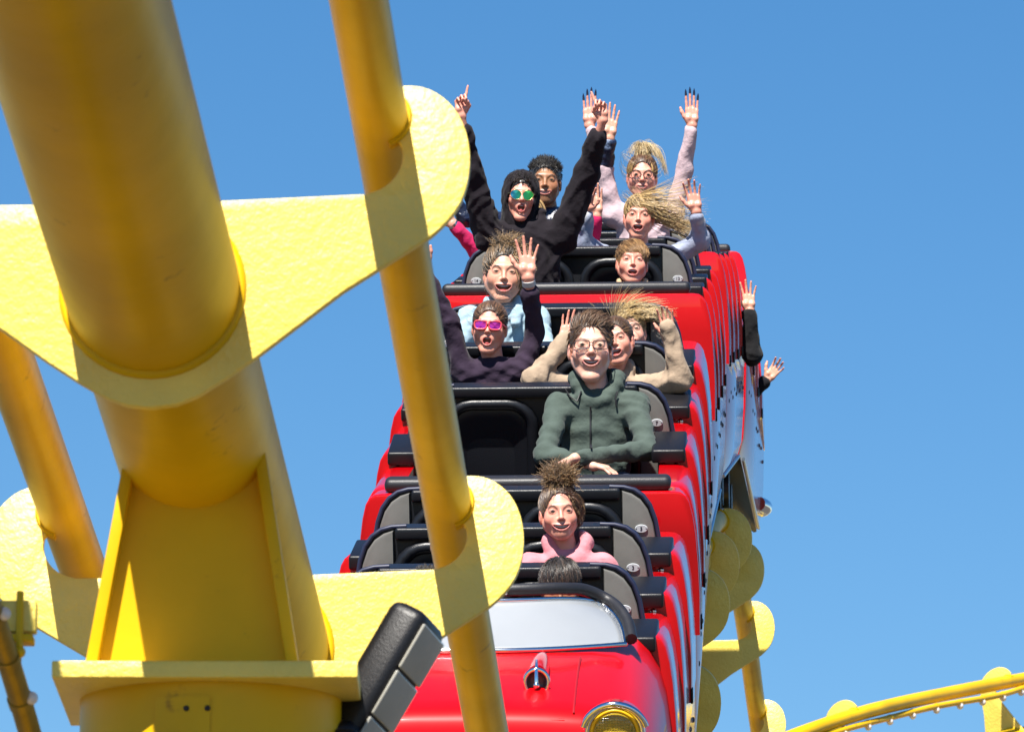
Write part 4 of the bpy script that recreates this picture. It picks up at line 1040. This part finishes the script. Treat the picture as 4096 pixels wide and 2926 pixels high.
def green_extra(root, W, tf, CV, s):
    z0 = -.02; P = []
    xz = W(pix(2368, 1650, 24.3))
    for k in range(16):
        zz = W(pix(2362, 1622 + k * 15, 24.3)); y = surf(CV, zz.x, zz.z)
        if y is not None: P.append((zz.x, y - .001, zz.z))
    if len(P) > 4: Geo().tube(P, .0035, 6).obj('zipper', M_INK, root, 60)
    for pts in ([(2262, 1545), (2280, 1580), (2310, 1600), (2325, 1560)], [(2470, 1560), (2462, 1590), (2466, 1618)]):
        Q_ = []
        for x, y in pts:
            q = W(pix(x, y, 24.3)); yy = surf(CV, q.x, q.z, .015)
            if yy is not None: Q_.append((q.x, yy - .004, q.z))
        if len(Q_) > 2: Geo().tube(Q_, .0035, 6).obj('drawstring', M_INK, root, 60)
person('smiling man with rectangular glasses and folded arms in a green hoodie', 24.35, (2362, 1405), 276, ((2236, 1612), (2538, 1604)), rotv=(1, 2, 1), skin=PALE,
       expr=dict(mouth_h=.018, mouth_w=.060, smile=.011, eye=.0055, jaw=.98, long=1.08, brow=(.30, .17, .09), brow_w=.6, lip=(.52, .17, .15)),
       hair=('quiff', [(.13, .065, .028), (.20, .11, .05), (.09, .04, .018)]), cloth=dict(col=(.085, .115, .098), style='hood', name='hoodie', hood_r=.95, wr=.0065, fat=1.02), seed=21, specs='rect', extra=green_extra,
       arms=[dict(side='L', elbow=(2178, 1815, -.12), wrist=(2345, 1850, -.26), thumb=1, pose='half', palm=(0, .3, -1), sleeve=.86, hs=.85, fdir=(1, -.1, -.3)), dict(side='R', elbow=(2590, 1800, -.12), wrist=(2300, 1832, -.30), thumb=-1, pose='half', palm=(0, .3, -1), sleeve=.92, hs=.85, fdir=(-1, .5, -.3))])
person('laughing girl in a beige hoodie with both hands up beside the man in green', 25.1, (2468, 1375), 205, ((2318, 1545), (2592, 1540)), rotv=(-10, 2, -8), skin=ROSY, expr=dict(LAUGH, mouth_h=.028, nose=.82, long=.93, brow=(.16, .08, .04)),
       hair=('tied', [(.13, .06, .025), (.22, .12, .05), (.09, .04, .02)]), cloth=dict(col=(.50, .37, .26), style='hood', name='hoodie', cuff_col=(.26, .20, .14), sleeve_r=1.22, wr=.007), seed=31,
       arms=[dict(side='L', elbow=(2135, 1520, -.06), wrist=(2255, 1372, -.05), thumb=1, fdir=(.25, 0, 1), sleeve=1.10, hs=.9, spread=.6), dict(side='R', elbow=(2722, 1520, -.06), wrist=(2682, 1352, -.10), thumb=-1, fdir=(-.22, -.1, 1), sleeve=1.24, hs=.86, spread=.7, curl=.22)])
person('woman in pink mirrored sunglasses and dark purple sweater with both arms up', 25.1, (1957, 1322), 218, ((1856, 1478), (2092, 1466)), rotv=(-4, 6, 4), skin=ROSY, expr=dict(SHOUT, lip=(.52, .10, .09), long=.93, nose=.9),
       hair=('tied', [(.14, .065, .03), (.22, .11, .05), (.10, .045, .02)]), cloth=dict(col=(.040, .024, .048), name='sweater', style='crew', sleeve_r=1.12, wr=.006), seed=41, specs='wayfarer',
       arms=[dict(side='L', elbow=(1800, 1290, -.02), wrist=(1700, 1080, -.08), thumb=1), dict(side='R', elbow=(2140, 1330, .02), wrist=(2112, 1108, -.12), thumb=-1, fdir=(-.03, -.05, 1), sleeve=.70, cuff=1.35, hs=1.0, spread=1.15, band=(M_BAND, .90), curl=.10)])
person('blond girl with windblown hair hidden behind the beige hoodie', 25.9, (2520, 1335), 190, ((2420, 1470), (2640, 1470)), rotv=(0, 0, -6), skin=PALE, expr=SMILE, hair=('wild_right', [LB, BL, (.62, .45, .2)]), cloth=dict(col=(.3, .35, .5), name='top'), seed=51)
person('laughing woman with curly pinned hair in a pale denim shirt', 25.9, (2012, 1108), 236, ((1880, 1262), (2148, 1262)), rotv=(3, 5, 2), skin=LIGHT, expr=dict(LAUGH, mouth_h=.026, mouth_w=.062, smile=.011, nose=.9, long=.95, brow=(.08, .04, .025)),
       hair=('curly_up', [(.10, .075, .05), (.34, .20, .085), (.45, .28, .12), (.20, .13, .07)]), cloth=dict(col=(.40, .56, .66), style='collar', name='denim_shirt', cuffs=False, fat=1.05), seed=61,
       arms=[dict(side='L', elbow=(1815, 1440, -.06), wrist=(1900, 1500, -.30), thumb=1, pose='half'), dict(side='R', elbow=(2185, 1390, -.04), wrist=(2150, 1480, -.28), thumb=-1, pose='half')])
def stripes(V, c):
    c = c.copy(); z = V[:, 2] * 1. + .2 * np.abs(V[:, 0]); k = np.floor(z / .022).astype(int) % 2; arm = np.abs(V[:, 0]) > .085
    c[arm & (k == 0)] = (.50, .01, .02); c[arm & (k == 1)] = (.02, .025, .06); c[~arm] = (.03, .035, .06); return c
def boy_extra(root, W, tf, CV, s):
    for x0 in (-1, 1):
        P = []
        for y in np.linspace(1110, 1230, 9):
            q = W(pix(2530 + x0 * (52 + (y - 1130) * .05), y, 27.6)); yy = surf(CV, q.x, q.z, .016)
            if yy is not None: P.append((q.x, yy - .006, q.z))
        if len(P) > 3: Geo().tube(P, .013, 8).obj('harness_strap', mat('tan_webbing', (.45, .30, .17), .8), root, 60)
person('shouting young boy with light brown hair and red navy striped sleeves', 27.65, (2528, 1062), 190, ((2442, 1168), (2616, 1168)), rotv=(2, -2, 2), skin=ROSY, expr=dict(SHOUT, mouth_h=.028, mouth_w=.044, eye=.0070, nose=.78, long=.90, brow=(.30, .17, .08), brow_w=.7),
       hair=('boy', [(.42, .23, .09), (.55, .33, .14), (.26, .13, .05)]), cloth=dict(col=(.03, .035, .06), name='striped_top', paint=stripes, wr=.004), seed=71, extra=boy_extra,
       arms=[dict(side='L', elbow=(2385, 1235, -.05), wrist=(2450, 1330, -.2), thumb=1), dict(side='R', elbow=(2670, 1235, -.05), wrist=(2610, 1330, -.2), thumb=-1)])
person('shouting man in black hood and green mirrored aviators pointing both fingers up', 27.6, (2083, 795), 196, ((1958, 930), (2252, 930)), rotv=(4, 8, 3), skin=ROSY, expr=dict(SHOUT, mouth_h=.036, mouth_w=.036, lip=(.55, .10, .09), jaw=.95),
       hair=('short_dark', [BK, DB, (.03, .018, .012)]), cloth=dict(col=(.014, .010, .015), style='hood_up', name='hoodie', wr=.008, sleeve_r=1.22, fat=1.06), seed=81, specs='aviator',
       arms=[dict(side='L', elbow=(1885, 700, -.08), wrist=(1845, 462, -.20), thumb=1, pose='point', fdir=(-.05, -.05, 1), sleeve=.72, palm=(.5, -1, 0)),
             dict(side='R', elbow=(2345, 700, -.08), wrist=(2412, 480, -.22), thumb=-1, pose='point', fdir=(-.12, -.05, 1), sleeve=.66, palm=(-.5, -1, 0), cuff=1.15)])
person('girl with blond hair blown across her face in a lilac sweatshirt, hands up', 28.4, (2555, 878), 188, ((2430, 1022), (2680, 1022)), rotv=(-2, 4, 3), skin=ROSY, expr=dict(SHOUT, mouth_h=.032, mouth_w=.050, smile=.006, nose=.82, long=.92),
       hair=('fly_right', [(.22, .12, .05), BL, (.42, .26, .10), LB]), cloth=dict(col=(.42, .47, .62), style='crew', name='sweatshirt', sleeve_r=1.1, cuff_col=(.7, .66, .6)), seed=91,
       arms=[dict(side='R', elbow=(2800, 965, -.02), wrist=(2785, 845, -.12), thumb=-1, fdir=(-.18, -.15, 1), sleeve=.80, hs=.92, curl=.2, band=(M_BAND, .80)), dict(side='L', elbow=(2335, 975, -.02), wrist=(2345, 850, -.1), thumb=1, sleeve=.9, hs=.85)])
person('rider in a magenta top with one arm out, hidden behind the hooded man', 28.4, (2120, 880), 180, ((1985, 1040), (2270, 1010)), rotv=(0, 0, 0), skin=LIGHT, expr=SMILE, hair=('long', [BL, (.4, .22, .08)]), cloth=dict(col=(.68, .02, .13), name='top', sleeve_r=.95, wr=.006), seed=101,
       arms=[dict(side='L', elbow=(1915, 1010, -.05), wrist=(1808, 893, -.12), thumb=1, sleeve=.86, band=(M_ALU, .93), fdir=(-.7, 0, .5), spread=.3), dict(side='R', elbow=(2360, 985, .1), wrist=(2384, 862, .02), thumb=-1, sleeve=.85, fdir=(0, -.1, 1), spread=.2, hs=.95)])
person('woman in round glasses with blond hair blown upward and pale pink top, arms raised', 29.1, (2568, 712), 180, ((2452, 850), (2692, 845)), rotv=(0, 6, 2), skin=ROSY, expr=dict(mouth_h=.012, mouth_w=.050, smile=.007, eye=.0075, lip=(.50, .10, .10)),
       hair=('fly_up', [(.10, .04, .02), (.20, .09, .035), BL, LB, (.75, .6, .35)]), cloth=dict(col=(.78, .58, .62), style='crew', name='sweatshirt', sleeve_r=.98), seed=111, specs='round',
       arms=[dict(side='R', elbow=(2738, 680, -.02), wrist=(2768, 500, -.10), thumb=-1, fdir=(0, -.05, 1), sleeve=.86, spread=.25, nails=True, curl=.05), dict(side='L', elbow=(2418, 680, -.02), wrist=(2358, 500, -.05), thumb=1, fdir=(0, -.05, 1), sleeve=.86, spread=.25, nails=True, curl=.05)])
person('bearded man with short dark hair behind the hooded man, one navy sleeve raised', 29.1, (2180, 735), 192, ((2060, 880), (2330, 880)), rotv=(0, 4, 2), skin=TAN, expr=dict(SMILE, beard=.7), hair=('short_dark', [BK, BK, (.04, .03, .025)]),
       cloth=dict(col=(.014, .022, .060), name='jacket', shiny=True, style='crew', sleeve_r=1.0, cuff_col=(.35, .5, .75)), seed=121,
       arms=[dict(side='R', elbow=(2412, 730, .02), wrist=(2436, 552, -.10), thumb=-1, fdir=(.10, -.05, 1), sleeve=.90, spread=.6, skin=LIGHT, curl=.06), dict(side='L', elbow=(1865, 870, -.05), wrist=(1780, 760, -.1), thumb=1, fdir=(.1, 0, 1), spread=.3)])
# riders of the rear cars, mostly hidden
def rear(row, label, arm, col, seed, dy=0):
    q = row_seat(row, 1); d = q - Vector((0, 0, CAM_Z)); k = d.dot(CF); px = PW / 2 + d.x / k * FPX; py = PH / 2 - d.dot(CU) / k * FPX; D = q.y
    m = FPX / D
    person(label, D, (px, py + .02 * m), .21 * m, ((px - .16 * m, py + .22 * m), (px + .16 * m, py + .22 * m)), skin=LIGHT, expr=SHOUT, hair=('short_dark', [BK, DB]), cloth=dict(col=col, name='top'), seed=seed, arms=[arm(D)])
rear(12, 'rider in a black sleeve reaching one hand up behind the crest', lambda D: dict(side='R', elbow=(3010, 1420, -.1), wrist=(2998, 1240, -.15), thumb=-1, fdir=(-.05, 0, 1), sleeve=.9), (.012, .012, .014), 131)
rear(14, 'rider in a black sleeve stretching one arm out sideways at the back', lambda D: dict(side='R', elbow=(2985, 1590, -.05), wrist=(3068, 1518, -.1), thumb=-1, pose='half', fdir=(.6, 0, .75), sleeve=.85), (.012, .012, .016), 132)
